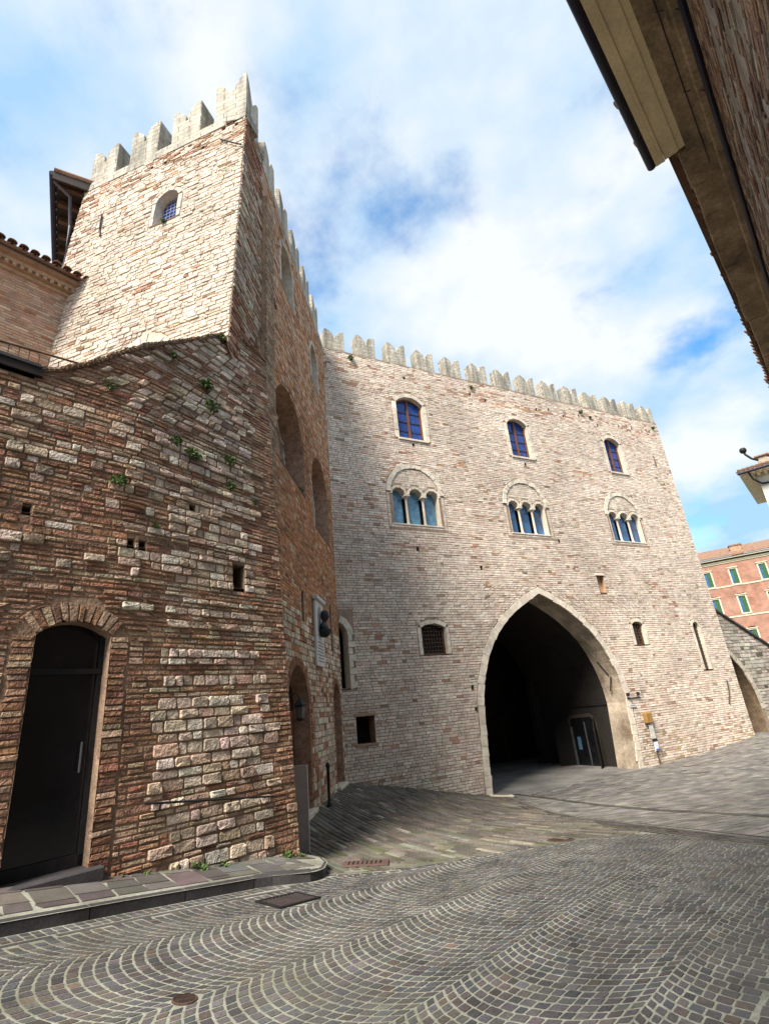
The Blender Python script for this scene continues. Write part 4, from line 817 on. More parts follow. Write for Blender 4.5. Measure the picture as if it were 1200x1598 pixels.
for q in rows:
    u, v = q.mean(0); h = q[3][1] - q[0][1]
    quoin = u < .42 + .12 * math.sin(v * 9); doorside = abs(u - 3.0) < .95 and v < 1.7
    brickzone = max(0.0, min(1.0, .22 + .42 * ss(u, 1.7, 3.2) - .35 * math.exp(-((u - 1.3) / .8) ** 2) + .35 * (float(vn(u, v, .9, 2)) - .5) + (.28 if 2.2 < v < 3.0 else 0) + (.2 if v > 5 else 0)))
    if quoin: brickzone = .96
    if doorside: brickzone = .93
    if h < .07: Q.append(q); PRD.append(.014); cols.append(pick(1, BRK)[0] if rng.random() < max(.5, brickzone) else pick(1, [(1, (.50, .40, .29), .15)])[0]); continue
    if rng.random() < brickzone:       # two thin brick courses in the height of one stone
        nb = 2 if h > .10 else 1; nl = max(1, int(round((q[1][0] - q[0][0]) / .25)))
        for j in range(nb):
            for i in range(nl):
                g0, g1, f0, f1 = j / nb, (j + 1) / nb, i / nl, (i + 1) / nl
                bl = lambda s, t: (q[0] * (1 - s) + q[1] * s) * (1 - t) + (q[3] * (1 - s) + q[2] * s) * t
                Q.append([bl(f0, g0), bl(f1, g0), bl(f1, g1), bl(f0, g1)]); PRD.append(.013); cols.append(pick(1, BRK)[0])
    else:
        pale = math.exp(-((u - 1.1) / .9) ** 2); Q.append(q); PRD.append(.028)
        cols.append(pick(1, [(1.2, (.53, .39, .295), .16), (.7 + 1.0 * pale, (.61, .49, .39), .12), (.4, (.42, .30, .22), .18), (.15 + .35 * pale, (.69, .60, .50), .09)])[0])
Q = np.array([np.array(q) for q in Q]); masonry(lwall, Q, LF, np.array(cols), M_ROUGH, proud=np.array(PRD), inset=.011, g=.010, ring8=True, pv=.7)
qd = np.concatenate([voussoirs(ldoor[1:-1], .22, .068), voussoirs(ldoor[:2], .20, .068), voussoirs(ldoor[-2:], .20, .068)])
masonry(lwall, qd, LF, pick(len(qd), BRK), M_ROUGH, name='brick', stuff='brickwork', proud=.022, inset=.005, g=.013)
# coping of bricks on edge along the top
q = voussoirs(TOPL[1:10], .06, .075); Fc = lambda u, v, w_: LF(u, v, np.asarray(w_))
cop = MB()
for k in range(len(TOPL) - 1):
    (a, b), (a2, b2) = TOPL[k], TOPL[k + 1]; cop.add([LF(a, b, .035), LF(a2, b2, .035), LF(a2, b2, -.5), LF(a, b, -.5), LF(a, b + .05, .035), LF(a2, b2 + .05, .035), LF(a2, b2 + .05, -.5), LF(a, b + .05, -.5)], [(0, 1, 5, 4), (4, 5, 6, 7), (3, 2, 1, 0), (0, 4, 7, 3), (1, 2, 6, 5)])
cop = cop.build('coping', M_MORTAR_L, house)
masonry(cop, q, lambda u, v, w_: LF(u, v, np.asarray(w_) + .03), pick(len(q), [(1, (.30, .19, .12), .2), (.6, (.24, .18, .13), .2)]), M_ROUGH, name='coping_brick', stuff='coping_bricks', proud=.035, inset=.008, g=.012, ring8=True)
capst = MB().box(LF, 3.72, 8.2, 4.15, 4.26, -.55, .06).build('cornice', M_DWOOD, house)
MB().box(LF, 3.76, 8.2, 4.26, 4.30, -.55, .08).build('cornice_slab', M_KERB, house)
# mass behind (stairs) and the end return
st = MB()
for k in range(len(TOPL) - 1):
    (a, b), (a2, b2) = TOPL[k], TOPL[k + 1]; st.add([LF(a, b - .25, -.1), LF(a2, b2 - .25, -.1), LF(a2, b2 - .25, -3.2), LF(a, b - .25, -3.2)], [(0, 1, 2, 3)])
st.build('stair_mass', M_MORTAR_L, house)
MB().strip([LF(-.02, v, .0) for v in np.arange(-2.6, 6.8, .3)], [LF(-.02, v, -1.3) for v in np.arange(-2.6, 6.8, .3)]).build('end_wall', M_MORTAR_L, house)
# door
reveal('door_reveal', LF, ldoor, .02, -.26, M_MORTAR_L, house, False)
d_ = MB().poly_prism(LF, arch_poly(2.62, 3.38, -1.25, 1.06, 1.21, 10), -.2, -.24).build('door', M_DGLASS, house)
MB().box(LF, 2.62, 2.67, -1.25, 1.1, -.2, -.16).box(LF, 3.33, 3.38, -1.25, 1.1, -.2, -.16).box(LF, 2.62, 3.38, .66, .72, -.2, -.15).box(LF, 2.62, 3.38, -1.25, -1.12, -.2, -.16).build('door_frame', M_IRON, d_)
MB().tube([LF(2.76, -.35, -.13), LF(2.76, -.05, -.13)], .012, 8).build('handle', mat('grey_metal'), d_)
MB().box(LF, 2.5, 3.6, -1.75, -1.23, -.3, .13).build('door_step', M_KERB, house, bevel=.012)
reveal('hole_side', LF, lhole, .0, -.3, M_MORTAR_L, house); panel('hole_back', LF, lhole, -.3, M_DARK, house)

# ------------------------------------------------------------------ BRICK HOUSE behind the stair
BF = frame((-6.5, 9.1), 220.0, 130.0)
bh = thing('brick_house', BF(2, 5, -1), 'pink brick house with tiled eave tucked beside the tower above the stair', 'house')
bw = backing('wall', BF, [(-.6, 3.5), (-.6, 9.32), (7, 9.32), (7, 3.5)], [], M_MORTAR_S, bh, dv=.5)
Q = lay([(-.6, 6.2), (-.6, 9.3), (3.0, 9.3), (3.0, 6.2)], [], lambda v: rng.uniform(.062, .075), lambda u, v, h: rng.uniform(.22, .28))
c = Q.mean(1); masonry(bw, Q, BF, pick(len(Q), [(1, (.44, .30, .215), .1), (.7, (.40, .255, .175), .12), (.3 * vn(c[:, 0], c[:, 1], .5, 4), (.36, .17, .10), .14), (.4, (.50, .375, .28), .1)]), M_STONE, name='brick', stuff='brickwork', proud=.008, inset=.004, g=.010, n_ind=300)
for k, (z0, z1, pr) in enumerate(((9.26, 9.33, .07), (9.33, 9.41, .14), (9.41, 9.49, .2), (9.49, 9.58, .30))): MB().box(BF, -.6, 7, z0, z1, -.3, pr).build('cornice', mat('brick_cornice%d' % (k % 2), ((.40, .28, .19), (.30, .19, .12))[k % 2], bump=.5), bh)
dn = MB()
for x in np.arange(-.5, 7, .14): dn.box(BF, x, x + .07, 9.335, 9.405, .14, .19)
dn.build('dentils', mat('brick_cornice0'), bh)
rf = MB().add([BF(-.6, 9.6, .42), BF(7, 9.6, .42), BF(7, 10.6, -2.2), BF(-.6, 10.6, -2.2)], [(0, 1, 2, 3)]).build('roof', M_TILE, bh)
for x in np.arange(-.55, 5.5, .205):
    for top in (True, False):
        m = MB(); n = 6; A = []; B = []
        for k in range(n + 1):
            a = math.pi * k / n; du, dz = (.085 * math.cos(a), .075 * math.sin(a)) if top else (.085 * math.cos(a), -.05 * math.sin(a))
            xx = x if top else x + .10; A.append(BF(xx + du, 9.60 + dz + (.02 if top else .03), .50 if top else .46)); B.append(BF(xx + du * .85, 9.62 + dz + .36, -.45))
        m.strip(A, B); A2 = [tuple(np.array(p) * 1.0 + (0, 0, -.018)) for p in A]; m.strip(A, A2)
        m.build('roof_tile', M_TILE, rf)

# ------------------------------------------------------------------ TIMBER EAVE of the roof behind the tower
eo = np.array([-7.48, 8.83]); ed = np.array([math.sin(R(-31.6)), math.cos(R(-31.6))]); en = np.array([-ed[1], ed[0]])
EF = lambda u, v, w_=0.0: np.array([eo[0] + ed[0] * u - en[0] * w_, eo[1] + ed[1] * u - en[1] * w_, v])
ev = thing('eave_roof', EF(0, 13, 0), 'dark timber eave with rafters jutting out left of the tower top', 'roof')
MB().box(EF, 0, 8, 13.30, 13.36, 0, 1.9).build('boarding', M_DWOOD, ev)
for x in np.arange(.15, 7.8, .55): MB().box(EF, x, x + .11, 13.14, 13.30, .06, 1.9).build('rafter', mat('rafter_wood', (.11, .065, .04), bump=.3), ev)
for k in range(30): MB().tube([EF(-.02 + k * .26, 13.40, -.04), EF(-.02 + k * .26, 13.46, 1.7)], .085, 8).build('roof_tile', M_TILE, ev)
MB().box(EF, -.06, 0, 13.10, 13.40, -.05, 1.9).build('fascia', M_DWOOD, ev)
MB().tube([EF(-.05, 13.28, -.07), EF(8, 13.28, -.07)], .07, 8).build('gutter', M_GUT, ev)
MB().tube([EF(.1, 13.2, -.02), EF(.25, 13.0, .35), EF(.6, 12.4, .42), EF(.75, 11.0, .42), EF(.8, 8.0, .42)], .045, 8).build('downpipe', mat('pipe_zinc', (.12, .11, .13), rough=.5, bump=.1), ev)
MB().box(EF, .9, 8, 7, 13.14, .9, 1.9).build('wall', M_MORTAR_S, ev)

# ------------------------------------------------------------------ NEAR HOUSE at the right, overhead
HA = 41.3
H = frame((0, 0), HA, HA + 90)     # u along the street, w = distance to the right of the camera
nh = thing('street_house', H(5, -1.5, 3), 'tall weathered brick house overhanging the street with ochre boarded eave and dark gutter', 'house')
PW = .67
hw = backing('wall', lambda u, v, w_=0: H(u, v, PW - np.asarray(w_)), [(-5, -3.5), (-5, 8.0), (18.5, 8.0), (18.5, -3.5)], [rect(9.6, 10.7, 4.9, 6.75)], mat('house_mortar', (.27, .20, .13), var=.45, scale=3, fine=25, bump=.7, bdist=.02, tint=(.36, .33, .30), tint_scale=1.5, tint_amt=.8), nh, dv=.4)
HWm = lambda u, v, w_=0: H(u, v, PW - np.asarray(w_))
Q = lay([(1.5, 3.5), (1.5, 7.6), (17, 7.6), (17, 3.5)], [rect(9.5, 10.8, 4.8, 6.9)], lambda v: rng.uniform(.062, .08), lambda u, v, h: rng.uniform(.18, .3))
c = Q.mean(1); keep = vn(c[:, 0], c[:, 1] * 2, .9, 11) + vn(c[:, 0], c[:, 1], .35, 12) * .6 < 1.02; Q = Q[keep]
masonry(hw, Q, HWm, pick(len(Q), [(1, (.27, .14, .085), .2), (.7, (.34, .22, .13), .2), (.5, (.40, .33, .24), .18), (.3, (.17, .10, .07), .2)]), M_ROUGH, name='brick', stuff='brickwork', proud=.014, inset=.005, g=.014, n_ind=200)
reveal('window_reveal', HWm, rect(9.6, 10.7, 4.9, 6.75), .0, -.25, M_MORTAR_L, nh); panel('window', HWm, rect(9.6, 10.7, 4.9, 6.75), -.22, M_WOOD, nh)
# ochre boarded eave (to u = 7.3), old stone cornice beyond
eb = [(.11, .21, 7.43), (-.085, .11, 7.415), (-.135, -.085, 7.395), (-.215, -.135, 7.40)]
for i, (a, b, z) in enumerate(eb): MB().box(H, -5, 7.32, z, z + .07, a + .0008, b - .0008).build('eave_board', M_YEL, nh)
MB().box(H, -5, 7.30, 7.50, 7.60, -.25, .7).build('eave_backing', M_DWOOD, nh)
g_ = MB(); A = []; B = []
for k in range(9):
    a = math.pi + math.pi * k / 8; A.append(H(-5, 7.50 + .075 * math.sin(a), -.27 + .065 * math.cos(a))); B.append(H(7.36, 7.50 + .075 * math.sin(a), -.27 + .065 * math.cos(a)))
g_.strip(A, B).add(B, [tuple(range(9))]).build('gutter', M_GUT, nh)
cz = [(.20, .30, 7.40, 7.52), (.30, .52, 7.36, 7.45), (.46, .60, 7.26, 7.36)]
for a, b, z0, z1 in cz: MB().box(H, -5, 7.40, z0, z1, a, b + .05).build('cornice_moulding', M_CORN, nh)
x = 7.4
while x < 18.4:
    l_ = rng.uniform(.5, 1.1); p_ = .085 + rng.uniform(-.012, .03) + (.03 if x > 12.5 else 0); l_ = min(l_, 18.5 - x)
    MB().box(H, x + .004, x + l_ - .004, 7.36 + rng.uniform(-.015, .015), 7.60, p_, .72).build('cornice_stone', M_CORN, nh, bevel=.012); x += l_
MB().box(H, -5, 18.5, 7.24, 7.365, .50, .70).build('cornice_moulding', M_CORN, nh, bevel=.02)
MB().box(H, -5, 18.5, 7.365, 7.39, .30, .50).build('cornice_moulding', M_CORN, nh)
MB().tube([H(u, 7.10 + .01 * math.sin(u * 2), .615) for u in np.arange(-5, 18.6, .5)], .038, 8).build('cable_pipe', M_GUT, nh)
MB().tube([H(u, 7.33 + .012 * math.sin(u * 1.3) - .01 * math.sin(u * 4), .40) for u in np.arange(-5, 8, .4)], .008, 5).build('cable', M_GUT, nh)
for u in (2.2, 3.6, 5.2, 6.4): MB().tube([H(u, 7.33, .38), H(u + .05, 7.30, .50), H(u + .1, 7.2, .6)], .008, 5).build('cable_hook', M_GUT, nh)
for x in np.arange(-5, 18.4, .2):
    m = MB(); pr = (-.30 if x < 7.3 else .06) + rng.normal(0, .02); m.tube([H(x, 7.68, pr), H(x, 8.3, .9)], .085, 8); m.build('roof_tile', M_TILE, nh)
MB().add([H(-5, 7.62, -.2), H(18.5, 7.62, .1), H(18.5, 9.4, 3.5), H(-5, 9.4, 3.5)], [(0, 1, 2, 3)]).build('roof', M_TILE, nh)
MB().box(H, 18.3, 18.5, -3.5, 8.0, PW, 6).box(H, -5, -4.8, -3, 8.0, PW, 6).box(H, -5, 18.5, -3.5, 8.5, 6, 6.3).build('side_wall', M_CORN, nh)

# ------------------------------------------------------------------ ARCHED WALL right of the palace
AW = lambda u, v, w_=0.0: F(u, v, np.asarray(w_, float) - .6)
aw = thing('arched_wall', AW(21.5, -2.8, 0), 'grey stone ramp wall with sloping coping and rampant arch beside the palace', 'wall')
cx, cyy, ra = 18.35, -1.62, 3.28
aro = [(17.0, -3.4)] + [(cx + ra * math.cos(R(a)), cyy + ra * math.sin(R(a))) for a in range(115, -1, -5)] + [(cx + ra - .12, -3.4)]
awo = [(18.0, -3.4), (18.0, 4.3), (20.44, 3.04), (24, 1.2), (27, -.35), (29, -1.4), (29, -3.4)]
awl = backing('wall', AW, awo, [aro], M_MORTAR_F, aw, dv=.07)
arc = [p for p in aro[1:-1]]
Q = lay(awo, [grow(aro, .3)], lambda v: rng.uniform(.13, .2), lambda u, v, h: rng.uniform(.25, .6)); c = Q.mean(1)
masonry(awl, Q, AW, pick(len(Q), [(1, (.42, .385, .33), .14), (.6, (.34, .30, .25), .15), (.4, (.48, .44, .37), .1), (.35 * vn(c[:, 0], c[:, 1], .5, 3), (.12, .11, .085), .2)]), M_STONE, proud=.02, inset=.01, g=.018, n_ind=80)
q = voussoirs(arc, .28, .3); masonry(awl, q, AW, shade((.48, .43, .35), len(q), .08), M_STONE, name='voussoir', proud=.03, inset=.008, g=.012)
MB().strip([AW(u, v, 0) for u, v in aro[1:]], [AW(u, v, -1.6) for u, v in aro[1:]]).build('arch_soffit', mat('dark_brown_brick', (.17, .12, .075), var=.4, scale=3, fine=20, bump=.6, bdist=.02), aw)  # soffit in a dark brown brick tone
MB().box(AW, 17, 24, -3.4, 4.0, -3.2, -3.0).build('rear_wall', M_CORN, aw)
cp = MB()
for (a, b), (a2, b2) in zip(awo[1:5], awo[2:6]): cp.box8([AW(a, b, .12), AW(a2, b2, .12), AW(a2, b2, -1.6), AW(a, b, -1.6), AW(a, b + .1, .12), AW(a2, b2 + .1, .12), AW(a2, b2 + .1, -1.6), AW(a, b + .1, -1.6)])
cp.build('coping', M_KERB, aw)

# ------------------------------------------------------------------ RED HOUSE far right
rc = np.array([math.sin(R(34)), math.cos(R(34))]) * 95
RF = frame(rc, 121.0, 211.0); K = 1.9
fh = thing('terracotta_house', RF(0, -3, 0), 'distant terracotta brick house with cream string courses and green shutters', 'house')
wins = []
for cxw in (-6.0, -4.05, -2.1, -.29, 1.7, 3.65, 5.6):
    wins += [(cxw - .23, cxw + .23, 6.92, 8.08), (cxw - .24 + (0 if cxw > -3 else 0), cxw + .24, 4.6, 5.86), (cxw - .25, cxw + .25, 2.4, 3.2)]
wins = [(a * K, b * K, c0 * K, d0 * K) for a, b, c0, d0 in wins]; RO = [(-14, -4), (-14, 9.0 * K), (14, 9.0 * K), (14, -4)]
M_RED = mat('terracotta_brick', (.35, .175, .12), var=.35, scale=1.2, fine=10, bump=.4, tint=(.40, .25, .19), tint_scale=.25, tint_amt=.6)
backing('wall', RF, RO, [rect(*x) for x in wins], M_RED, fh, dv=.5)
for a, b, c0, d0 in wins:
    f_ = MB(); e = .19
    f_.box(RF, a - e, a, c0 - .1, d0 + e, -.2, .09).box(RF, b, b + e, c0 - .1, d0 + e, -.2, .09).box(RF, a, b, d0, d0 + e, -.2, .09).box(RF, a - e, b + e, c0 - .3, c0 - .1, -.2, .13); o = f_.build('window', M_CREAM, fh)
    MB().box(RF, a - .3 , b + .3, d0 + e, d0 + e + .12, -.1, .2).build('cornice', M_CREAM, o)
    mid = a + (b - a) * .38
    MB().box(RF, mid, b - .02, c0 - .08, d0, -.1, -.03).build('shutter', M_GREEN, o)
    sl = MB()
    for y in np.arange(c0, d0 - .08, .16): sl.box(RF, mid + .05, b - .07, y, y + .07, -.03, .0)
    sl.build('shutter_slats', M_GREEN, o); MB().box(RF, a, mid, c0 - .08, d0, -.14, -.1).build('pane', M_DSKYGL, o)
for z in (6.88 * K, 4.45 * K, 2.2 * K): MB().box(RF, -14, 14, z - .32, z - .12, -.1, .07).build('string_course', M_CREAM, fh)
for z, h_, p_, m_ in ((8.62, .12, .1, M_CREAM), (8.74, .1, .22, M_YEL), (8.84, .1, .3, M_DWOOD), (8.94, .14, .6, M_CREAM)): MB().box(RF, -14.3, 14.3, z * K, (z + h_) * K - .01, -.2, p_).build('cornice', m_, fh)
MB().box8([RF(-14.5, 9.09 * K, .8), RF(14.5, 9.09 * K, .8), RF(14.5, 10.4 * K, -6), RF(-14.5, 10.4 * K, -6), RF(-14.5, 9.09 * K + .2, .8), RF(14.5, 9.09 * K + .2, .8), RF(14.5, 10.5 * K, -6), RF(-14.5, 10.5 * K, -6)]).build('roof', M_TILE, fh)
ch = MB().box(RF, .05 * K, .85 * K, 9.2 * K, 10.05 * K, -2.6, -1.4).build('chimney', M_MORTAR_S, fh); MB().box(RF, -.03 * K, .93 * K, 10.05 * K, 10.16 * K, -2.7, -1.3).build('chimney_cap', M_TILE, ch)
MB().box(RF, -14, 14, -4, 9.0 * K, -9, -8.5).box(RF, -14, -13.8, -4, 9 * K, -8.5, -.01).build('rear_wall', M_RED, fh)

# ------------------------------------------------------------------ WHITE HOUSE at the right edge
WF = frame((20.94, 26.8), 130.0, 220.0)
wh = thing('white_house', WF(2, -2.7, -1), 'white plastered house corner with bracketed tile eave and roof chimney cowl', 'house')
MB().box(WF, 0, 7, -3.3, 10.15, -6, 0).build('wall', M_WHITE, wh)
MB().box(WF, -.75, 7.5, 10.36, 10.46, -6.5, .75).build('eave', M_YEL, wh)
for x in np.arange(-.6, 7, .32): MB().box(WF, x, x + .14, 10.22, 10.36, .0, .66).build('bracket', M_CREAM, wh)
MB().box(WF, -.1, 7, 10.15, 10.36, -6, .1).build('frieze', M_CREAM, wh)
MB().box8([WF(-.85, 10.46, .85), WF(7.5, 10.46, .85), WF(7.5, 11.6, -3), WF(1.8, 11.6, -3), WF(-.85, 10.56, .85), WF(7.5, 10.56, .85), WF(7.5, 11.75, -3), WF(1.8, 11.75, -3)]).build('roof', M_TILE, wh)
for x in np.arange(-.7, 6, .22): MB().tube([WF(x, 10.58, .9), WF(x + .3, 10.95, -.4)], .08, 6).build('roof_tile', M_TILE, wh)
MB().tube([WF(-.8, 10.42, .85), WF(7.5, 10.42, .85)], .08, 8).build('gutter', M_GUT, wh)
MB().tube([WF(-.3, 10.4, .8), WF(-.2, 10.0, .5), WF(.1, 9.75, .1), WF(.5, 9.72, .06)], .05, 6).build('downpipe', M_GUT, wh)
ck = MB().box(WF, .25, .75, 10.6, 11.35, -.5, -.1).build('chimney', M_PLASTER, wh); MB().box(WF, .15, .85, 11.35, 11.42, -.6, 0).build('chimney_cap', M_TILE, ck)
MB().tube([WF(.3, 11.1, .1), WF(.05, 11.3, .1), WF(-.15, 11.62, .1), WF(-.2, 11.8, .1)], .06, 8).lathe(WF(-.2, 11.75, .1), [(.02, 0), (.13, .03), (.18, .13), (.18, .21), (.13, .3), (.02, .34)], 14).build('cowl', M_IRON, ck, smooth=True)

# ================================================================== THINGS
# marble plaque and bronze bust on the flank wall
pq = thing('memorial_plaque', S(3.15, 1.1, 0), 'upright pale marble memorial plaque on the brick flank wall', 'plaque')
MB().box(S, 2.72, 3.62, 1.10, 2.72, .02, .09).build('slab', M_MARBLE, pq, bevel=.015)
MB().box(S, 2.66, 3.68, 2.72, 2.82, .02, .16).build('cornice', M_MARBLE, pq, bevel=.015)
MB().poly_prism(S, arch_poly(2.92, 3.42, 1.85, 2.4, 2.6, 10), .092, .10).build('niche_field', mat('niche_shadow', (.30, .29, .29), bump=0), pq)
lt = MB()
for k, y in enumerate(np.arange(1.66, 1.2, -.075)):
    x = 2.82 + .04 * (k % 2)
    while x < 3.5 - .04 * (k % 2): l_ = rng.uniform(.04, .12); lt.box(S, x, x + l_, y, y + .028, .088, .094); x += l_ + .025
lt.build('inscription', M_LETTER, pq)
bu = thing('bronze_bust', S(3.17, 1.85, .1), 'dark bronze bust on a small console before the marble plaque', 'bust')
bc = S(3.17, 1.80, .20)
MB().lathe(bc, [(.02, 0), (.09, .02), (.15, .08), (.2, .16), (.2, .2)], 14).build('console', M_BRONZE, bu, smooth=True)
m = MB(); rows_ = [(a_ * .85, b_ * .85, .2 + (c_ - .2) * .9) for a_, b_, c_ in [(.22, .11, .20), (.25, .13, .24), (.24, .13, .30), (.17, .10, .36), (.075, .075, .40), (.07, .075, .45), (.085, .10, .49), (.098, .12, .55), (.10, .125, .61), (.095, .12, .67), (.075, .09, .72), (.03, .04, .745)]]
a = R(3.5); ut = np.array([-math.sin(a), -math.cos(a), 0]); nn = np.array([math.cos(a), -math.sin(a), 0]); nseg = 14; vv = []; ff = []
for i, (ru, rn_, z) in enumerate(rows_):
    for k in range(nseg):
        t = 2 * math.pi * k / nseg; fx = math.cos(t) * rn_
        if i == 7 and k == 0: fx += .035
        if i == 6 and k == 0: fx += .012
        vv.append(bc + ut * math.sin(t) * ru + nn * (fx + (.02 if i > 4 else 0)) + np.array([0, 0, z]))
for i in range(len(rows_) - 1):
    for k in range(nseg): ff.append((i * nseg + k, i * nseg + (k + 1) % nseg, (i + 1) * nseg + (k + 1) % nseg, (i + 1) * nseg + k))
ff += [tuple(range(nseg))[::-1], tuple((len(rows_) - 1) * nseg + k for k in range(nseg))]
MB().add(vv, ff).build('figure', M_BRONZE, bu, smooth=True)
# wall lantern in the doorway, grey panel, post by the door
ln = thing('wall_lantern', S(6.0, .0, .1), 'black iron lantern bracketed beside the arched side door', 'lantern')
MB().tube([S(6.16, .35, .02), S(6.14, .42, .2), S(6.12, .3, .26)], .014, 6).build('bracket', M_IRON, ln)
lc = S(6.12, -.08, .26); MB().lathe(lc, [(.05, 0), (.07, .03), (.10, .27), (.12, .28), (.05, .36), (.015, .40)], 6).build('lamp_housing', M_IRON, ln)
MB().lathe(lc + np.array([0, 0, .05]), [(.078, 0), (.1, .19)], 6).build('lamp_glass', mat('lantern_glass', (.10, .10, .10), rough=.2, bump=0), ln)
gp = thing('grey_panel', (-1.87, 9.0, -1.93), 'plain pale grey upright panel leaning at the corner by the side door', 'panel')
PX = lambda u, v, w_=0.0: np.array([-1.60 - u * .995, 9.0 + u * .1 + w_, v])
MB().box(PX, .02, .55, -1.93, -.75, .0, .03).build('board', M_GREY, gp); MB().box(PX, .0, .02, -1.95, -.73, -.01, .04).box(PX, .55, .57, -1.95, -.73, -.01, .04).box(PX, .02, .55, -.75, -.73, -.01, .04).build('edge_trim', M_GREY, gp)
bp_ = thing('iron_post', S(3.75, -2.0, .25), 'short dark iron post standing on the ramp between side doors', 'post')
p = S(3.75, 0, .25); z0 = float(gh(p[0], p[1])); MB().lathe((p[0], p[1], z0), [(.06, 0), (.06, .05), (.035, .08), (.03, .78), (.05, .8), (.045, .86), (.01, .9)], 10).build('shaft', M_IRON, bp_, smooth=True)
# handrail
hr = thing('handrail', LF(1.3, -1.0, .05), 'thin black iron handrail fixed along the rough stone wall', 'handrail')
MB().tube([LF(.42, -.95, .10), LF(2.13, -.745, .10)], .013, 8).build('rail', M_IRON, hr)
for u in (.5, 1.05, 1.95): v = -.96 + (u - .42) * .12; MB().tube([LF(u, v, .1), LF(u, v - .06, .09), LF(u, v - .07, .0)], .010, 6).build('bracket', M_IRON, hr)
# iron railing on the stair landing
ir = thing('stair_railing', LF(3.6, 4.5, -.8), 'thin dark iron railing along the stair landing above the old wall', 'railing')
MB().tube([LF(6.5, 5.0, -.8), LF(4.12, 5.03, -.8), LF(3.1, 5.13, -.8)], .016, 6).build('rail', M_RUST, ir)
for u in np.arange(2.0, 6.5, .118):
    if u > 3.12: MB().tube([LF(u, 4.05, -.8), LF(u, 5.04 + .0 * u, -.8)], .007, 5).build('baluster', M_RUST, ir)
# covers and gratings in the paving
gt = thing('drain_grate', (-1.33, 6.18, float(gh(-1.33, 6.18))), 'rectangular rusty iron drain grate in the setts beside the kerb', 'drain grate')
gd = np.array([.63, .777]); gn = np.array([.777, -.63])
GT = lambda u, v, w_=0.0: G(-1.33 + gd[0] * u + gn[0] * v, 6.18 + gd[1] * u + gn[1] * v, np.asarray(w_))
fr = MB()
for a_, b_, c0, d0 in ((-.26, .26, -.2, -.16), (-.26, .26, .16, .2), (-.26, -.22, -.16, .16), (.22, .26, -.16, .16)): fr.box(lambda u, v, w_: GT(u, w_, v), a_, b_, .0, .022, c0, d0)
fr.build('grate_frame', M_IRON, gt)
for k, x in enumerate(np.arange(-.2, .22, .05)): MB().box(lambda u, v, w_: GT(u, w_, v), x, x + .024, .002, .02, -.16, .16).build('grate_bar', mat('grate_iron', (.055, .042, .042), rough=.7, bump=.3), gt)
MB().box(lambda u, v, w_: GT(u, w_, v), -.22, .22, .004, .008, -.16, .16).build('grate_pit', M_DARK, gt)
def disc(name, x, y, r, label, cat, material, rim=True, group=None):
    o = thing(name, (x, y, float(gh(x, y))), label, cat, group); n = 28
    def ring(r0, z): return [tuple(G(x + r0 * math.cos(2 * math.pi * k / n), y + r0 * math.sin(2 * math.pi * k / n), z)) for k in range(n)]
    m = MB(); A, B, C_ = ring(r, .004), ring(r, .014), ring(r * .86, .016); m.add(A + B + C_, [(k, (k + 1) % n, n + (k + 1) % n, n + k) for k in range(n)] + [(n + k, n + (k + 1) % n, 2 * n + (k + 1) % n, 2 * n + k) for k in range(n)]); m.build('rim', M_RUST, o)
    m = MB(); A = ring(r * .86, .012); m.add(A, [tuple(range(n))]); m.build('cover', material, o)
    m = MB()
    for k in range(-3, 4):
        hw_ = math.sqrt(max(0, .8 ** 2 - (k * .22) ** 2)) * r
        m.add([tuple(G(x + sx * hw_, y + k * .22 * r + dy * r * .05, .0145)) for sx, dy in ((-1, -1), (1, -1), (1, 1), (-1, 1))], [(0, 1, 2, 3)])
    m.build('ribs', M_RUST, o)
disc('valve_cover', -1.49, 3.93, .075, 'small round dark iron valve cover among the foreground setts', 'cover', M_IRON)
disc('manhole_cover', 2.13, 8.87, .20, 'round dark manhole cover at the foot of the ramp', 'manhole cover', M_RUST)
sl_ = thing('drain_slab', (-.66, 8.05, float(gh(-.66, 8.05))), 'reddish stone slab with slots at the ramp foot beside the kerb end', 'slab')
mb = MB(); mb.box(lambda u, v, w_: G(u, w_, v), -1.0, -.38, .004, .035, 7.86, 8.2); mb.build('slab', mat('red_slab', (.11, .065, .055), rough=.8, bump=.4), sl_, bevel=.01)
for x in np.arange(-.92, -.45, .06): MB().box(lambda u, v, w_: G(u, w_, v), x, x + .02, .034, .037, 7.92, 8.14).build('slot', M_DARK, sl_)
lid = thing('gully_stone', (2.75, 17.9, float(gh(2.75, 17.9))), 'dark gully opening in pale stone at the foot of the arch pier', 'gully')
MB().box(lambda u, v, w_: G(u, w_, v), 2.35, 3.05, .0, .06, 17.4, 17.9).build('stone', M_PALE, lid, bevel=.015); MB().box(lambda u, v, w_: G(u, w_, v), 2.45, 2.95, .06, .064, 17.45, 17.75).build('opening', M_DARK, lid)
for x, y, lb in ((10.0, 20.6, 'rusty square cover in the street right of the archway'), (9.2, 18.3, 'long rusty cover in the street before the palace corner')):
    o = thing('street_cover', (x, y, float(gh(x, y))), lb, 'cover'); MB().box(lambda u, v, w_: G(u, w_, v), x - .5, x + .4, .004, .012, y - .22, y + .22).build('plate', mat('brown_plate', (.13, .085, .07), bump=.3), o)
    MB().box(lambda u, v, w_: G(u, w_, v), x - .3, x + .2, .012, .018, y - .12, y + .12).build('inset', M_RUST, o)
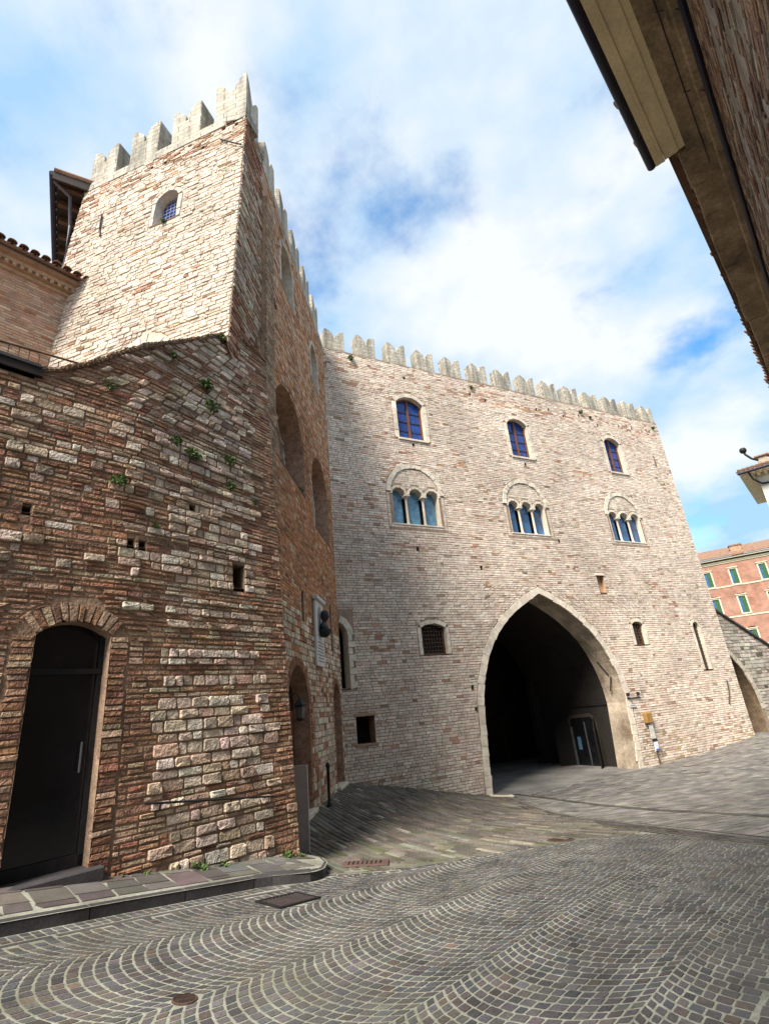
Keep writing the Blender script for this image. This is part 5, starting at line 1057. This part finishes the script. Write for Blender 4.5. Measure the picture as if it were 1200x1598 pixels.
# notice post beside the arch
np_ = thing('notice_post', F(12.8, -3, .1), 'ochre box and small notices on a thin post right of the archway', 'notice post')
MB().tube([F(12.86, -3.02, .12), F(12.80, -1.3, .1)], .028, 8).build('post', M_RUST, np_)
MB().box(F, 12.60, 12.98, -1.46, -1.06, .04, .22).build('box', mat('ochre_box', (.33, .19, .06), bump=.2), np_, bevel=.03)
MB().box(F, 12.71, 12.93, -2.02, -1.52, .13, .16).build('notice', mat('notice_paper', (.55, .53, .48), bump=0), np_); MB().box(F, 12.72, 12.97, -2.12, -2.03, .13, .17).build('notice_rail', M_IRON, np_)
MB().box(F, 12.76, 12.96, -2.45, -2.13, .13, .16).build('label', mat('white_label', (.72, .76, .82), bump=0), np_); MB().box(F, 12.765, 12.955, -2.45, -2.38, .16, .163).build('label_band', mat('blue_band', (.10, .15, .40), bump=0), np_)
sg = thing('name_plate', F(12.15, -.75, .04), 'small pale name plate on the right arch jamb', 'sign')
MB().box(F, 12.04, 12.42, -.82, -.70, .036, .05).build('plate', M_MARBLE, sg); MB().box(F, 12.08, 12.38, -.775, -.745, .05, .052).build('lettering', M_LETTER, sg)
for k, (u, lb) in enumerate(((12.02, 'small dark floodlight on the jamb edge of the great arch'), (12.6, 'small dark floodlight on the wall just right of the arch ring'))):
    o = thing('floodlight', F(u, -.4, .05), lb, 'floodlight'); MB().box(F, u - .05, u + .05, -.40, -.28, .06, .16).build('lamp_body', M_IRON, o, bevel=.012); MB().tube([F(u, -.34, .03), F(u, -.34, .08)], .012, 6).build('bracket', M_IRON, o)

# plants rooted in the walls
LEAFM = []
for k in range(5):
    n = 120; V4 = []; Fc_ = []
    for i in range(n):
        d = rng.normal(0, 1, 3); d[2] = d[2] * .8 + .15; d /= np.linalg.norm(d); r = rng.uniform(.15, .85) ; p = d * r; t = np.cross(d, rng.normal(0, 1, 3)); t /= np.linalg.norm(t); u2 = np.cross(d, t) * .5 + d * .8; l_ = rng.uniform(.3, .55); b = len(V4)
        V4 += [p, p + t * l_ * .45 + u2 * l_ * .5, p + u2 * l_ * 1.2 - np.array([0, 0, .05]), p - t * l_ * .45 + u2 * l_ * .5]; Fc_.append((b, b + 1, b + 2, b + 3))
    me = bpy.data.meshes.new('leaves'); me.from_pydata([tuple(map(float, v)) for v in V4], [], Fc_); me.materials.append(M_LEAF); LEAFM.append(me)
def plant(p, r, label, k, group, name='wall_plant'):
    o = thing(name, p, label, 'plant', group); c_ = bpy.data.objects.new('leaves', LEAFM[k % 5]); link(c_, o, tuple(float(x) for x in p)); c_.scale = (r, r, r * .85); c_.rotation_euler = (0, 0, k * 1.3)
    MB().tube([np.array(p) - np.array([0, 0, r * .5]), np.array(p) + np.array([0, 0, r * .3])], r * .08, 5).build('stem', M_DWOOD, o)
GP = 'plants rooted in the old stair wall'
for k, (u, v, r, lb) in enumerate(((1.47, 5.16, .11, 'dense green tuft high on the old wall, upper of a close pair'), (1.36, 4.80, .13, 'dense green tuft high on the old wall, lower of a close pair'), (1.98, 3.90, .09, 'small dark tuft in mid wall left of the larger clump'), (1.69, 3.78, .13, 'widest green clump in the middle of the old wall'), (1.0, 3.95, .11, 'round green tuft in mid wall right of the widest clump'), (.98, 3.5, .08, 'small green tuft just under the round one in mid wall'), (.47, 3.36, .07, 'small tuft on the brick quoin at mid height'), (2.73, 3.03, .10, 'dark tuft alone on the left half of the wall above the door'), (2.2, 2.52, .05, 'tiny sprig in the pale stones above the wall hole'), (2.95, 4.35, .06, 'thin sprig near the top left of the old wall'), (2.1, 5.35, .06, 'thin sprig under the sloping parapet, middle of the slope'), (1.15, 6.35, .08, 'mossy tuft under the parapet close to the tower'))):
    plant(LF(u, v, .05), r, lb, k, GP)
for k, (u, v, r, lb) in enumerate(((2.32, -1.42, .07, 'low weed at the wall foot beside the door step'), (2.05, -1.45, .08, 'low weed at the wall foot, second from the door step'), (1.45, -1.53, .11, 'tallest leafy weed at the wall foot below the handrail'), (1.15, -1.58, .09, 'leafy weed at the wall foot right of the tallest one'), (.62, -1.66, .06, 'small weed at the wall foot under the rail end'), (.22, -1.68, .09, 'green weed at the wall foot near the brick corner'), (.0, -1.72, .05, 'last small weed at the brick corner on the sidewalk'))):
    plant(LF(u, v, .06), r, lb, k + 2, 'weeds at the foot of the old wall', name='weed')
for k, (u, v, r, lb) in enumerate(((1.15, 13.12, .13, 'brown green tuft under the battlements near the inner corner'), (6.95, 13.0, .10, 'small tuft under the sixth merlon of the palace'), (13.6, 13.0, .12, 'dark tuft below the palace parapet towards the right'), (14.2, 12.8, .09, 'small dark tuft just right of the larger parapet tuft'), (19.0, 13.0, .11, 'dark tuft at the right end of the palace parapet'))):
    plant(F(u, v, .05), r, lb, k, 'tufts under the palace battlements')
plant(T(1.95, 10.46, .05), .07, 'tiny plant on the sill of the tower window', 1, None); plant(S(4.3, 5.44, -.05), .11, 'green tuft on the ledge of the large blind arch', 3, None)
